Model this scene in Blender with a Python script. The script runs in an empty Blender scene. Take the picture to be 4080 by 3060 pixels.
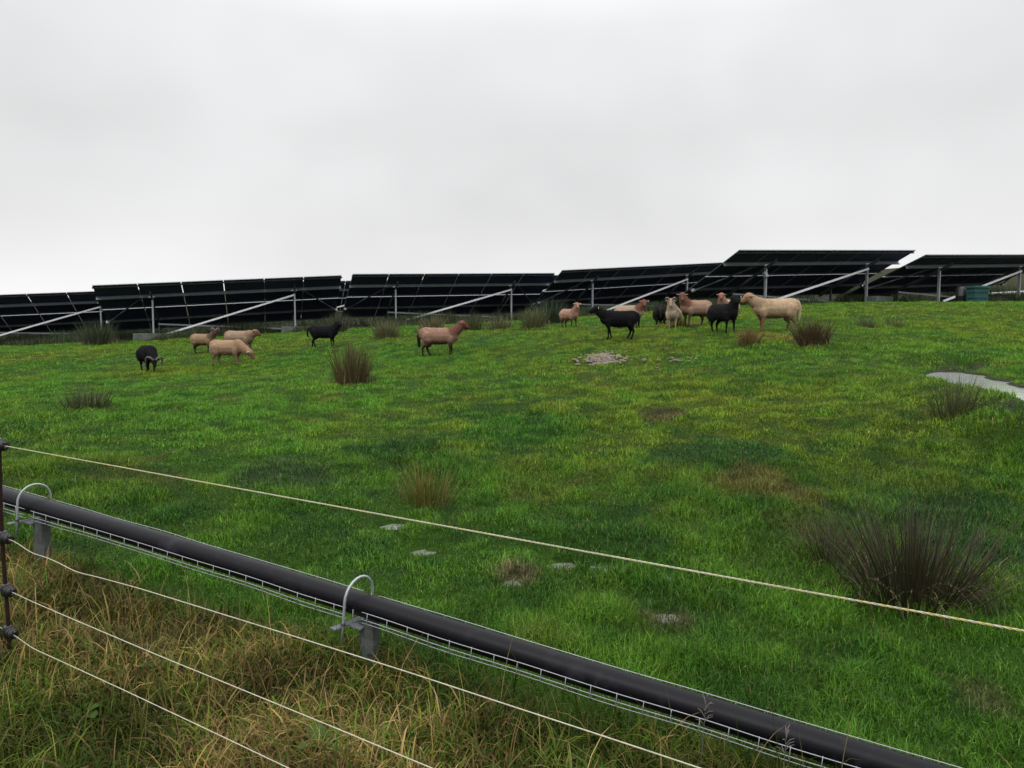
import bpy, math, random
import numpy as np
from mathutils import Vector, Matrix

# ------------------------------------------------------------------ camera, sky, sun, exposure
SC = bpy.context.scene
COL = SC.collection
CAMZ = 1.5
PITCH = math.radians(4.2)
FPX, CX, CY = 3000.0, 2040.0, 1530.0
cam_d = bpy.data.cameras.new("camera")
cam_d.sensor_width = 36.0
cam_d.lens = 36.0 * FPX / 4080.0
cam_d.clip_start = 0.05
cam_d.clip_end = 5000.0
cam = bpy.data.objects.new("camera", cam_d)
cam.location = (0, 0, CAMZ)
cam.rotation_euler = (math.radians(90) - PITCH, 0, 0)
COL.objects.link(cam)
SC.camera = cam

SUN_EL, SUN_AZ = math.radians(52), math.radians(-150)
world = bpy.data.worlds.new("World")
SC.world = world
world.use_nodes = True
wn, wl = world.node_tree.nodes, world.node_tree.links
wn.clear()
w_out = wn.new("ShaderNodeOutputWorld")
w_bg = wn.new("ShaderNodeBackground")
w_tc = wn.new("ShaderNodeTexCoord")
w_sep = wn.new("ShaderNodeSeparateXYZ")
wl.new(w_tc.outputs["Generated"], w_sep.inputs[0])
w_ramp = wn.new("ShaderNodeValToRGB")          # overcast luminance by elevation
els = w_ramp.color_ramp.elements
els[0].position, els[0].color = 0.0, (0.93, 0.935, 0.945, 1)
els[1].position, els[1].color = 1.0, (2.3, 2.33, 2.38, 1)
for pos, c in ((0.05, (0.87, 0.87, 0.88, 1)), (0.13, (0.775, 0.775, 0.78, 1)), (0.24, (0.735, 0.745, 0.75, 1)), (0.36, (0.80, 0.81, 0.825, 1)),
               (0.55, (1.3, 1.32, 1.36, 1))):
    e = els.new(pos)
    e.color = c
wl.new(w_sep.outputs["Z"], w_ramp.inputs[0])
w_map = wn.new("ShaderNodeMapping")
w_map.inputs["Scale"].default_value = (1.0, 1.0, 1.5)
wl.new(w_tc.outputs["Generated"], w_map.inputs[0])
w_noise = wn.new("ShaderNodeTexNoise")
w_noise.inputs["Scale"].default_value = 2.3
w_noise.inputs["Detail"].default_value = 3.0
w_noise.inputs["Roughness"].default_value = 0.5
w_noise.inputs["Distortion"].default_value = 0.0
wl.new(w_map.outputs[0], w_noise.inputs["Vector"])
w_mr = wn.new("ShaderNodeMapRange")
w_mr.inputs["From Min"].default_value = 0.3
w_mr.inputs["From Max"].default_value = 0.7
w_mr.inputs["To Min"].default_value = 0.94
w_mr.inputs["To Max"].default_value = 1.16
wl.new(w_noise.outputs["Fac"], w_mr.inputs["Value"])
w_mul = wn.new("ShaderNodeVectorMath")
w_mul.operation = "SCALE"
wl.new(w_ramp.outputs["Color"], w_mul.inputs[0])
wl.new(w_mr.outputs["Result"], w_mul.inputs["Scale"])
wl.new(w_mul.outputs[0], w_bg.inputs["Color"])
w_bg.inputs["Strength"].default_value = 1.0
wl.new(w_bg.outputs[0], w_out.inputs[0])

sun_d = bpy.data.lights.new("sun", "SUN")
sun_d.energy = 0.8
sun_d.angle = math.radians(35)
sun_d.color = (1.0, 0.97, 0.92)
sun = bpy.data.objects.new("sun", sun_d)
sdir = Vector((math.cos(SUN_EL) * math.sin(SUN_AZ), math.cos(SUN_EL) * math.cos(SUN_AZ), math.sin(SUN_EL)))
sun.rotation_euler = sdir.to_track_quat("Z", "Y").to_euler()
sun.location = (0, 0, 60)
COL.objects.link(sun)

SC.view_settings.view_transform = "Standard"
SC.view_settings.look = "None"
SC.view_settings.exposure = 0.0
SC.view_settings.gamma = 1.0
SC.cycles.max_bounces = 6
SC.cycles.diffuse_bounces = 3
SC.cycles.glossy_bounces = 3
SC.cycles.transparent_max_bounces = 4

random.seed(7)
RNG = np.random.default_rng(11)

# ------------------------------------------------------------------ noise, terrain
_tab = np.random.default_rng(3).random((256, 256))


def vnoise(x, y, seed=0):
    x = np.asarray(x, float) + seed * 17.31
    y = np.asarray(y, float) + seed * 9.77
    xi = np.floor(x).astype(int)
    yi = np.floor(y).astype(int)
    fx, fy = x - xi, y - yi
    fx = fx * fx * (3 - 2 * fx)
    fy = fy * fy * (3 - 2 * fy)
    a = _tab[xi & 255, yi & 255]
    b = _tab[(xi + 1) & 255, yi & 255]
    c = _tab[xi & 255, (yi + 1) & 255]
    d = _tab[(xi + 1) & 255, (yi + 1) & 255]
    return (a * (1 - fx) + b * fx) * (1 - fy) + (c * (1 - fx) + d * fx) * fy


def fbm(x, y, seed=0, octs=3):
    s, a, t = 0, 1.0, 0
    for o in range(octs):
        s = s + a * vnoise(np.asarray(x) * 2 ** o, np.asarray(y) * 2 ** o, seed + o * 5)
        t += a
        a *= 0.5
    return s / t


def sstep(a, b, x):
    t = np.clip((np.asarray(x, float) - a) / (b - a), 0, 1)
    return t * t * (3 - 2 * t)


def cam_ray(px, py):
    a = (px - CX) / FPX
    b = -(py - CY) / FPX
    return Vector((a, math.cos(PITCH) + b * math.sin(PITCH), -math.sin(PITCH) + b * math.cos(PITCH)))


def at(px, py, Y):
    r = cam_ray(px, py)
    return Vector((0, 0, CAMZ)) + r * (Y / r.y)


# surveyed points of the pasture: (px, py, distance)
SURVEY = [(57, 1374, 36), (300, 1366, 33.5), (618, 1353, 31.5), (1197, 1321, 35), (1586, 1294, 35), (2046, 1280, 37.5), (2361, 1258, 37),
          (2740, 1244, 38.5), (3056, 1213, 29.7), (3468, 1208, 33), (3751, 1212, 31.5), (4080, 1206, 34),
          (560, 1482, 18), (930, 1460, 19), (825, 1405, 22), (1290, 1383, 21.5), (1700, 1425, 18), (1780, 1416, 18),
          (2277, 1306, 22.5), (2450, 1350, 17.5), (2540, 1302, 20.5), (2635, 1299, 21), (2680, 1300, 19.5), (2790, 1303, 19.5),
          (2880, 1327, 17.5), (2930, 1329, 17.5), (3060, 1315, 17.3), (3160, 1314, 17.6), (3400, 1300, 18.5)]
PTS = []
for px, py, Y in SURVEY:
    p = at(px, py, Y)
    PTS.append((p.x, p.y, p.z))
for x in (-8, -4, 0, 4, 8):
    for y in (-6, 0, 3):
        if not (y == 3 and x < 0):
            PTS.append((x, y, 0.0))
PTS += [(-2.6, 4.05, 0.30), (-0.62, 3.14, 0.085), (-2.1, 3.0, 0.03), (-5, 3.4, 0.2), (5.0, 4.5, 0.1), (-6, 7, 0.36), (-7, 11, 0.42), (0, 9, 0.32), (0, 6, 0.19), (6.3, 10.5, 0.82), (5.6, 8.0, 0.74), (9, 10, 0.85), (12, 14, 1.2),
        (-14, 14, 0.30), (24, 25, 2.6), (24, 42, 3.45), (-26, 20, 0.1), (-27, 42, 1.15), (-5, 14, 0.52), (3, 12.5, 0.72), (2.5, 9, 0.45),
        (-18, 42, 1.55), (-13, 45, 2.1), (-2, 46, 2.75), (8, 47, 3.15), (14, 42, 3.3), (20, 45, 3.6)]
PTS = np.array(PTS)


def hbase(y):
    y = np.asarray(y, float)
    t = np.maximum(y - 4, 0)
    return 0.055 * np.where(t < 40, t, 40 + 8 * (1 - np.exp(-(t - 40) / 8)))


def _phi(r2):
    return 0.5 * r2 * np.log(r2 + 1e-9)


def _fit():
    P = PTS[:, :2] / 10.0
    v = PTS[:, 2] - hbase(PTS[:, 1])
    n = len(P)
    r2 = ((P[:, None] - P[None]) ** 2).sum(-1)
    A = _phi(r2) + np.eye(n) * 0.06
    Q = np.c_[np.ones(n), P]
    M = np.block([[A, Q], [Q.T, np.zeros((3, 3))]])
    return P, np.linalg.solve(M, np.r_[v, 0, 0, 0])


_FP, _FW = _fit()
POND = np.array([(7.15, 12.25), (6.75, 11.5), (6.3, 10.5), (5.9, 9.3), (5.6, 8.2), (5.3, 7.0), (5.1, 6.0)])
PONDR = np.array([0.18, 0.40, 0.46, 0.38, 0.36, 0.34, 0.3])
POND_Z = 0.785
PUDDLE = []          # (x, y, rx, ry, z)


def pond_d(x, y):
    """distance to the pond's edge (negative inside)"""
    best = np.full(np.shape(x), 1e9)
    for i in range(len(POND) - 1):
        a, b = POND[i], POND[i + 1]
        d = b - a
        t = np.clip(((x - a[0]) * d[0] + (y - a[1]) * d[1]) / (d @ d), 0, 1)
        r = PONDR[i] * (1 - t) + PONDR[i + 1] * t
        q = np.hypot(x - a[0] - t * d[0], y - a[1] - t * d[1]) - r
        best = np.minimum(best, q)
    return best + (fbm(x * 2.2, y * 2.2, 4, 2) - 0.5) * 0.22


def H0(x, y):
    x = np.asarray(x, float)
    y = np.asarray(y, float)
    shp = np.broadcast(x, y).shape
    x = np.broadcast_to(x, shp).ravel()
    y = np.broadcast_to(y, shp).ravel()
    xc = np.clip(x, -28, 25)
    yc = np.clip(y, -6, 46)
    out = np.empty(len(x))
    for s in range(0, len(x), 200000):
        q = np.c_[xc[s:s + 200000], yc[s:s + 200000]] / 10.0
        r2 = ((q[:, None] - _FP[None]) ** 2).sum(-1)
        out[s:s + 200000] = _phi(r2) @ _FW[:-3] + _FW[-3] + q @ _FW[-2:]
    z = out + hbase(y)
    near = 1 - sstep(45, 70, y)
    z = z + near * ((fbm(x * 0.9, y * 0.9, 1, 3) - 0.5) * 0.10 + (fbm(x * 3.1, y * 3.1, 2, 2) - 0.5) * 0.07)
    z = z + 0.8 * sstep(60, 300, np.hypot(x, y)) * (fbm(x / 60, y / 60, 8, 2) - 0.5)
    return z.reshape(shp)


def H(x, y):
    z = H0(x, y)
    d = pond_d(np.asarray(x, float), np.asarray(y, float))
    m = 1 - sstep(0.0, 0.7, d)
    z = z * (1 - m) + (POND_Z + 0.03) * m
    z = z - 0.09 * (1 - sstep(-0.12, 0.04, d))
    for (px, py, rx, ry, pz) in PUDDLE:
        q = np.hypot((np.asarray(x) - px) / rx, (np.asarray(y) - py) / ry)
        m = 1 - sstep(0.9, 1.7, q)
        z = z * (1 - m) + (pz + 0.01) * m - 0.03 * (1 - sstep(0.7, 1.05, q))
    return z


def Hs(x, y):
    return float(H(np.array([float(x)]), np.array([float(y)]))[0])


def ground(px, py):
    """where the pasture is seen at a point of the photograph"""
    r = cam_ray(px, py)
    t = 1.0
    ts = np.arange(1.0, 60, 0.05)
    z = CAMZ + r.z * ts - H(r.x * ts, r.y * ts)
    i = int(np.argmax(z < 0))
    t = ts[i] - 0.05 * (z[i] / (z[i] - z[i - 1])) if i > 0 else 50.0
    return Vector((r.x * t, r.y * t, CAMZ + r.z * t))


for (px, py, rx, ry) in ((1570, 2090, .13, .12), (1680, 2190, .12, .10), (2245, 2243, .14, .11), (2410, 2250, .12, .06), (2660, 2290, .08, .09),
                         (2040, 2310, .09, .1), (2650, 2450, .1, .1), (1040, 2098, .08, .07)):
    g = ground(px, py)
    PUDDLE.append((g.x, g.y, rx, ry, g.z - 0.01))

# ------------------------------------------------------------------ helpers


def tag(o, label=None, cat=None, group=None, kind=None):
    if label:
        o["label"] = label
    if cat:
        o["category"] = cat
    if group:
        o["group"] = group
    if kind:
        o["kind"] = kind
    return o


def empty(name, loc, rz=0.0):
    o = bpy.data.objects.new(name, None)
    o.location = loc
    o.rotation_euler = (0, 0, rz)
    o.empty_display_size = 0.2
    COL.objects.link(o)
    return o


class MB:
    """collects shapes into one mesh"""

    def __init__(self):
        self.v, self.f, self.m = [], [], []

    def add(self, vs, fs, mi=0):
        b = len(self.v)
        self.v += [tuple(p) for p in vs]
        self.f += [[b + i for i in f] for f in fs]
        self.m += [mi] * len(fs)

    def box(self, c, s, mi=0, M=None, taper=1.0):
        x, y, z = s[0] / 2, s[1] / 2, s[2] / 2
        vs = []
        for k, (a, b, d) in enumerate(((-x, -y, -z), (x, -y, -z), (x, y, -z), (-x, y, -z), (-x, -y, z), (x, -y, z), (x, y, z), (-x, y, z))):
            t = taper if k > 3 else 1.0
            p = Vector((a * t, b * t, d))
            if M is not None:
                p = M @ p
            vs.append(p + Vector(c))
        self.add(vs, [(3, 2, 1, 0), (4, 5, 6, 7), (0, 1, 5, 4), (1, 2, 6, 5), (2, 3, 7, 6), (3, 0, 4, 7)], mi)

    def beam(self, p, q, w, h, up=Vector((0, 0, 1)), mi=0):
        p, q = Vector(p), Vector(q)
        d = (q - p)
        L = d.length
        d.normalize()
        side = d.cross(up).normalized()
        u = side.cross(d).normalized()
        M = Matrix((side, d, u)).transposed()
        self.box((p + q) / 2, (w, L, h), mi, M)

    def channel(self, p, q, w, h, t, up=Vector((0, 0, 1)), mi=0):
        """a C section: web and two flanges"""
        p, q = Vector(p), Vector(q)
        d = (q - p).normalized()
        side = d.cross(up).normalized()
        u = side.cross(d).normalized()
        self.beam(p, q, t, h, u, mi)
        for s in (-1, 1):
            o = u * (s * (h / 2 - t / 2)) + side * (w / 2 + t / 2 + 0.0005)
            self.beam(p + o, q + o, w, t, u, mi)

    def tube(self, pts, r, n=8, mi=0, caps=True):
        pts = [Vector(p) for p in pts]
        rs = r if isinstance(r, (list, tuple)) else [r] * len(pts)
        b = len(self.v)
        ref = None
        for i, p in enumerate(pts):
            d = (pts[min(i + 1, len(pts) - 1)] - pts[max(i - 1, 0)]).normalized()
            if ref is None:
                ref = Vector((0, 0, 1)) if abs(d.z) < 0.9 else Vector((1, 0, 0))
            s = (ref - d * ref.dot(d)).normalized()
            ref = s
            u = d.cross(s)
            for k in range(n):
                a = 2 * math.pi * k / n
                self.v.append(tuple(p + (s * math.cos(a) + u * math.sin(a)) * rs[i]))
        for i in range(len(pts) - 1):
            for k in range(n):
                k2 = (k + 1) % n
                self.f.append([b + i * n + k, b + i * n + k2, b + (i + 1) * n + k2, b + (i + 1) * n + k])
                self.m.append(mi)
        if caps:
            self.f.append([b + k for k in range(n)][::-1])
            self.f.append([b + (len(pts) - 1) * n + k for k in range(n)])
            self.m += [mi, mi]

    def build(self, name, mats, parent=None, smooth=False):
        me = bpy.data.meshes.new(name)
        me.from_pydata(self.v, [], self.f)
        for m in (mats if isinstance(mats, (list, tuple)) else [mats]):
            me.materials.append(m)
        me.polygons.foreach_set("material_index", self.m)
        if smooth:
            me.polygons.foreach_set("use_smooth", [True] * len(self.f))
        me.update()
        o = bpy.data.objects.new(name, me)
        COL.objects.link(o)
        if parent is not None:
            o.parent = parent
        return o


def copy_tree(o, parent=None):
    c = o.copy()
    COL.objects.link(c)
    c.parent = parent
    for ch in o.children:
        copy_tree(ch, c)
    return c


def material(name, base, rough=0.6, metal=0.0, spec=0.5, noise=None, attr=None, bump=None, transl=0.0, rvar=0.0):
    """noise = (scale, other colour, low, high); bump = (scale, strength, distance)"""
    m = bpy.data.materials.new(name)
    m.use_nodes = True
    n, l = m.node_tree.nodes, m.node_tree.links
    p = n["Principled BSDF"]
    p.inputs["Base Color"].default_value = (*base, 1)
    p.inputs["Roughness"].default_value = rough
    p.inputs["Metallic"].default_value = metal
    p.inputs["Specular IOR Level"].default_value = spec
    tc = n.new("ShaderNodeTexCoord")
    col = None
    if attr:
        a = n.new("ShaderNodeAttribute")
        a.attribute_name = attr
        col = a.outputs["Color"]
    if noise:
        t = n.new("ShaderNodeTexNoise")
        t.inputs["Scale"].default_value = noise[0]
        t.inputs["Detail"].default_value = 6
        t.inputs["Roughness"].default_value = 0.62
        l.new(tc.outputs["Object"], t.inputs["Vector"])
        mr = n.new("ShaderNodeMapRange")
        mr.inputs["From Min"].default_value = noise[2]
        mr.inputs["From Max"].default_value = noise[3]
        l.new(t.outputs["Fac"], mr.inputs["Value"])
        mx = n.new("ShaderNodeMix")
        mx.data_type = "RGBA"
        l.new(mr.outputs["Result"], mx.inputs["Factor"])
        if attr:
            mu = n.new("ShaderNodeVectorMath")
            mu.operation = "MULTIPLY"
            mu.inputs[1].default_value = noise[1]
            l.new(col, mu.inputs[0])
            l.new(col, mx.inputs["A"])
            l.new(mu.outputs[0], mx.inputs["B"])
        else:
            mx.inputs["A"].default_value = (*base, 1)
            mx.inputs["B"].default_value = (*noise[1], 1)
        col = mx.outputs["Result"]
        if rvar:
            rr = n.new("ShaderNodeMapRange")
            rr.inputs["To Min"].default_value = max(rough - rvar, 0.05)
            rr.inputs["To Max"].default_value = min(rough + rvar, 1)
            l.new(t.outputs["Fac"], rr.inputs["Value"])
            l.new(rr.outputs["Result"], p.inputs["Roughness"])
    if col is not None:
        l.new(col, p.inputs["Base Color"])
    if bump:
        t2 = n.new("ShaderNodeTexNoise")
        t2.inputs["Scale"].default_value = bump[0]
        t2.inputs["Detail"].default_value = 4
        l.new(tc.outputs["Object"], t2.inputs["Vector"])
        bp = n.new("ShaderNodeBump")
        bp.inputs["Strength"].default_value = bump[1]
        bp.inputs["Distance"].default_value = bump[2]
        l.new(t2.outputs["Fac"], bp.inputs["Height"])
        l.new(bp.outputs[0], p.inputs["Normal"])
    if transl:
        tr = n.new("ShaderNodeBsdfTranslucent")
        if col is not None:
            l.new(col, tr.inputs["Color"])
        else:
            tr.inputs["Color"].default_value = (*base, 1)
        ms = n.new("ShaderNodeMixShader")
        ms.inputs[0].default_value = transl
        l.new(p.outputs[0], ms.inputs[1])
        l.new(tr.outputs[0], ms.inputs[2])
        l.new(ms.outputs[0], n["Material Output"].inputs["Surface"])
    return m


M = {}
M["ground"] = material("pasture_soil", (0.05, 0.07, 0.02), 0.95, spec=0.1, attr="Col", noise=(9.0, (0.55, 0.6, 0.6), 0.4, 0.65), bump=(30, 0.5, 0.02))
M["grass"] = material("grass_blades", (0.05, 0.12, 0.02), 0.5, spec=0.16, attr="Col", transl=0.22)
M["dry"] = material("dry_grass_blades", (0.2, 0.15, 0.06), 0.6, spec=0.1, attr="Col", transl=0.22)
M["rush"] = material("rush_stems", (0.05, 0.06, 0.03), 0.6, spec=0.2, attr="Col", transl=0.08)
M["water"] = material("silty_standing_water", (0.50, 0.50, 0.505), 0.06, spec=0.8, bump=(5, 0.12, 0.02))  # reflected sky put into the pale base colour
M["puddle"] = material("silty_puddle", (0.20, 0.197, 0.185), 0.10, spec=0.7, bump=(22, 0.2, 0.01))  # pale base colour stands in for the sky's reflection
M["galv"] = material("galvanised_steel", (0.42, 0.44, 0.46), 0.5, metal=0.4, noise=(14, (0.30, 0.32, 0.34), 0.35, 0.7), rvar=0.12)
M["galv_pale"] = material("pale_galvanised_steel", (0.82, 0.83, 0.84), 0.55, metal=0.0, noise=(9, (0.58, 0.6, 0.6), 0.4, 0.7))
M["beam"] = material("dull_zinc_beam", (0.20, 0.22, 0.24), 0.55, metal=0.3, noise=(8, (0.15, 0.16, 0.18), 0.35, 0.7))
M["tray"] = material("zinc_wire", (0.34, 0.35, 0.36), 0.5, metal=0.4)
M["galv_dark"] = material("weathered_steel", (0.13, 0.14, 0.15), 0.6, metal=0.5, noise=(8, (0.07, 0.075, 0.08), 0.35, 0.7))
M["back"] = material("panel_backsheet", (0.030, 0.040, 0.080), 0.5, spec=0.2, noise=(3, (0.022, 0.030, 0.058), 0.3, 0.7))
M["glass"] = material("panel_glass", (0.008, 0.012, 0.03), 0.08, spec=0.6)
M["alu"] = material("dark_anodised_aluminium", (0.36, 0.375, 0.39), 0.5, metal=0.4, noise=(5, (0.28, 0.29, 0.31), 0.3, 0.7))  # frame metal with skylight painted in, for the up-slope bars
M["alu_dark"] = material("black_anodised_aluminium", (0.05, 0.052, 0.06), 0.5, metal=0.4)  # same frame metal with shade painted in, for the other bars
M["sticker"] = material("sticker_paper", (0.22, 0.24, 0.26), 0.6)
M["concrete"] = material("concrete", (0.15, 0.16, 0.145), 0.9, spec=0.2, noise=(7, (0.08, 0.10, 0.075), 0.35, 0.7), bump=(40, 0.4, 0.01))
M["black_plastic"] = material("black_plastic", (0.012, 0.012, 0.013), 0.38, noise=(30, (0.022, 0.022, 0.022), 0.4, 0.7))
M["pipe"] = material("black_polyethylene", (0.0045, 0.0043, 0.0065), 0.36, spec=0.15, noise=(6, (0.022, 0.021, 0.028), 0.55, 0.74), rvar=0.16)
M["rust"] = material("rusty_steel", (0.036, 0.013, 0.010), 0.8, spec=0.15, noise=(40, (0.014, 0.010, 0.009), 0.35, 0.65), bump=(120, 0.4, 0.002))
M["wood"] = material("weathered_timber", (0.095, 0.105, 0.10), 0.9, spec=0.15, noise=(12, (0.05, 0.055, 0.05), 0.4, 0.66), bump=(60, 0.6, 0.006))
M["cord"] = material("cream_cord", (0.50, 0.47, 0.37), 0.8, spec=0.2, noise=(60, (0.36, 0.33, 0.25), 0.4, 0.7))
M["yellow"] = material("yellow_cord", (0.50, 0.40, 0.08), 0.8, spec=0.2, noise=(3.0, (0.46, 0.46, 0.26), 0.42, 0.56))
M["teal"] = material("teal_plastic", (0.022, 0.075, 0.07), 0.6, spec=0.2, noise=(4, (0.032, 0.095, 0.085), 0.35, 0.7))
M["teal_dark"] = material("teal_plastic_rim", (0.025, 0.085, 0.08), 0.55)
M["stone"] = material("pale_limestone", (0.19, 0.155, 0.115), 0.95, spec=0.15, noise=(9, (0.20, 0.18, 0.14), 0.38, 0.7), bump=(25, 0.5, 0.01))
M["coat"] = material("sheep_coat", (0.4, 0.3, 0.2), 1.0, spec=0.05, attr="Col", noise=(11, (0.78, 0.76, 0.74), 0.38, 0.68), bump=(55, 0.55, 0.012))
M["wool"] = material("wool_locks", (0.4, 0.3, 0.2), 1.0, spec=0.03, attr="Col")
M["horn"] = material("horn", (0.085, 0.08, 0.075), 0.6, noise=(40, (0.06, 0.055, 0.05), 0.4, 0.6), bump=(70, 0.6, 0.006))
M["horn_pale"] = material("pale_horn", (0.22, 0.18, 0.14), 0.6, noise=(40, (0.14, 0.11, 0.085), 0.4, 0.6))
M["eye"] = material("eye", (0.01, 0.008, 0.006), 0.15)
M["ear_tag"] = material("ear_tag_plastic", (0.80, 0.78, 0.66), 0.4)
M["leaf"] = material("dock_leaf", (0.055, 0.125, 0.012), 0.55, spec=0.2, noise=(12, (0.035, 0.085, 0.010), 0.4, 0.7), transl=0.25)
M["hill"] = material("moorland", (0.038, 0.042, 0.028), 1.0, spec=0.0, noise=(0.12, (0.055, 0.047, 0.030), 0.4, 0.6))

# ------------------------------------------------------------------ ground
PIPE_A = at(100, 2003, 4.05)
PIPE_B = at(3000, 2882, 2.47)


def pipe_side(x, y):
    """metres beyond the pipe line (negative: the fence's side)"""
    d = np.array([PIPE_B.x - PIPE_A.x, PIPE_B.y - PIPE_A.y])
    d = d / np.hypot(*d)
    return -(d[1] * (x - PIPE_A.x) - d[0] * (y - PIPE_A.y)) * (1 if d[0] > 0 else -1)


EDGE = np.array([(-40, 35.0), (-24, 34.6), (-19, 32.8), (-14.9, 31.0), (-12, 32.4), (-9.8, 33.0), (-5.3, 32.2), (0, 33.5), (3.9, 35.2), (7.2, 36.0), (8.4, 30.5), (10, 28.6),
                 (15.6, 32.0), (17.7, 30.6), (23, 33.0), (40, 36)])


def edge_y(x):
    return np.interp(x, EDGE[:, 0], EDGE[:, 1]) + (vnoise(np.asarray(x) * 0.7, np.asarray(x) * 0 + 3.3, 6) - 0.5) * 1.3


def field_col(x, y):
    """colour of the pasture's grass at a place (its own colour: lush, yellowish and dark patches)"""
    n1 = fbm(x * 0.30, y * 0.20, 21, 3)
    n2 = fbm(x * 0.8, y * 0.55, 31, 3)
    n3 = fbm(x * 2.6, y * 1.9, 41, 3)
    yel = np.array([0.168, 0.205, 0.013])
    grn = np.array([0.076, 0.200, 0.014])
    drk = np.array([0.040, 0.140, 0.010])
    a = sstep(0.37, 0.78, n1 * 0.4 + n2 * 0.25 + n3 * 0.35 + 0.05 * sstep(2, 9, x * 0.9 + (y - 10) * 0.18) + 0.01 * sstep(8, 16, y))[:, None]
    c = grn * (1 - a) + yel * a
    k = (sstep(0.50, 0.74, n2 * 0.35 + n3 * 0.65 + 0.07 * (1 - sstep(4, 9, y)) - 0.05 * sstep(9, 18, y)) * 0.85)[:, None]  # extra dark green close in paints lens falloff into the colour
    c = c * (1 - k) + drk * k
    tf = (sstep(0.60, 0.74, fbm(x * 3.4, y * 2.3, 83, 3)) * 0.62)[:, None]           # leafy dark tufts
    c = c * (1 - tf) + np.array([0.030, 0.105, 0.012]) * tf
    b = (sstep(0.68, 0.82, fbm(x * 1.7, y * 1.2, 57, 3) + 0.03 * sstep(2, 8, x)) * 0.32)[:, None]
    c = c * (1 - b) + np.array([0.15, 0.125, 0.03]) * b
    for px, py, r, cc in SPOTS:
        q = np.hypot(x - px, (y - py) * 0.8) / r
        m = ((1 - sstep(0.5, 1.25, q + 2.0 * (n3 - 0.5))) * 0.9)[:, None]
        c = c * (1 - m) + np.array(cc) * m
    return c


SPOTS = []
for px, py, r, cc in ((2610, 1655, .30, (.10, .085, .03)), (2900, 1800, .55, (.036, .110, .016)), (1900, 1640, .7, (.05, .14, .014)), (2120, 1730, .8, (.036, .135, .010)),
                      (1180, 1880, .45, (.05, .105, .025)), (1560, 1790, .5, (.024, .085, .010)), (3060, 1925, .4, (.13, .125, .03)), (3800, 2080, .6, (.03, .095, .015)),
                      (2700, 1290, .8, (.19, .165, .03)), (3050, 1340, .7, (.19, .16, .03)), (2060, 2330, .14, (.17, .15, .07)), (2680, 2480, .16, (.16, .14, .07)), (3900, 2800, .14, (.12, .15, .04))):
    g = ground(px, py)
    SPOTS.append((g.x, g.y, r, cc))


def grid_axis(parts):
    out = []
    for a, b, s in parts:
        out += list(np.arange(a, b, s))
    return np.array(out)


def build_ground():
    pos = grid_axis([(0, 7, 0.07), (7, 30, 0.28), (30, 60, 1.5), (60, 200, 10), (200, 1300, 100)])
    xs = np.r_[-pos[::-1][:-1], pos]
    ys = np.r_[-np.array([600, 300, 120, 60, 30, 15, 8, 4, 2, 1, .5]), grid_axis([(0, 9, 0.07), (9, 46, 0.2), (46, 80, 1.5), (80, 250, 10), (250, 2200, 120)])]
    X, Y = np.meshgrid(xs, ys)
    Z = H(X, Y)
    nx, ny = len(xs), len(ys)
    co = np.c_[X.ravel(), Y.ravel(), Z.ravel()]
    i = np.arange((ny - 1) * (nx - 1))
    r, c = i // (nx - 1), i % (nx - 1)
    a = r * nx + c
    quads = np.c_[a, a + 1, a + nx + 1, a + nx]
    me = bpy.data.meshes.new("ground")
    me.vertices.add(len(co))
    me.vertices.foreach_set("co", co.ravel().astype(np.float32))
    me.loops.add(len(quads) * 4)
    me.loops.foreach_set("vertex_index", quads.ravel().astype(np.int32))
    me.polygons.add(len(quads))
    me.polygons.foreach_set("loop_start", np.arange(0, len(quads) * 4, 4, dtype=np.int32))
    me.polygons.foreach_set("use_smooth", np.ones(len(quads), dtype=bool))
    x, y = co[:, 0], co[:, 1]
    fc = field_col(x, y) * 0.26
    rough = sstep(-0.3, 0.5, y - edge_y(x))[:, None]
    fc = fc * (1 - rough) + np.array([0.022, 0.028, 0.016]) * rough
    near = (1 - sstep(-0.5, 0.1, pipe_side(x, y)))[:, None]
    dn = sstep(0.4, 0.6, fbm(x * 1.6, y * 1.6, 77, 2))[:, None]
    fc = fc * (1 - near) + (np.array([0.05, 0.045, 0.02]) * dn + np.array([0.02, 0.03, 0.012]) * (1 - dn)) * near
    far = sstep(55, 90, y)[:, None]
    fc = fc * (1 - far) + np.array([0.05, 0.065, 0.03]) * far
    wet = (1 - sstep(0.05, 0.45, pond_d(x, y)))[:, None]
    fc = fc * (1 - wet) + np.array([0.035, 0.035, 0.02]) * wet
    at_ = me.attributes.new("Col", "FLOAT_COLOR", "POINT")
    at_.data.foreach_set("color", np.c_[fc, np.ones(len(fc))].ravel().astype(np.float32))
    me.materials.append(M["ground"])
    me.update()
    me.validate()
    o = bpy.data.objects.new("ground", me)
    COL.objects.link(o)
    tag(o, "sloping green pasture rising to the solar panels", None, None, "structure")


build_ground()


def water_sheet(name, pts, z, label):
    mb = MB()
    n = len(pts)
    cx = sum(p[0] for p in pts) / n
    cy = sum(p[1] for p in pts) / n
    mb.add([(cx, cy, z)] + [(p[0], p[1], z) for p in pts], [(0, 1 + i, 1 + (i + 1) % n) for i in range(n)])
    o = mb.build(name, M["puddle"])
    tag(o, label, None, None, "structure")
    return o


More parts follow.
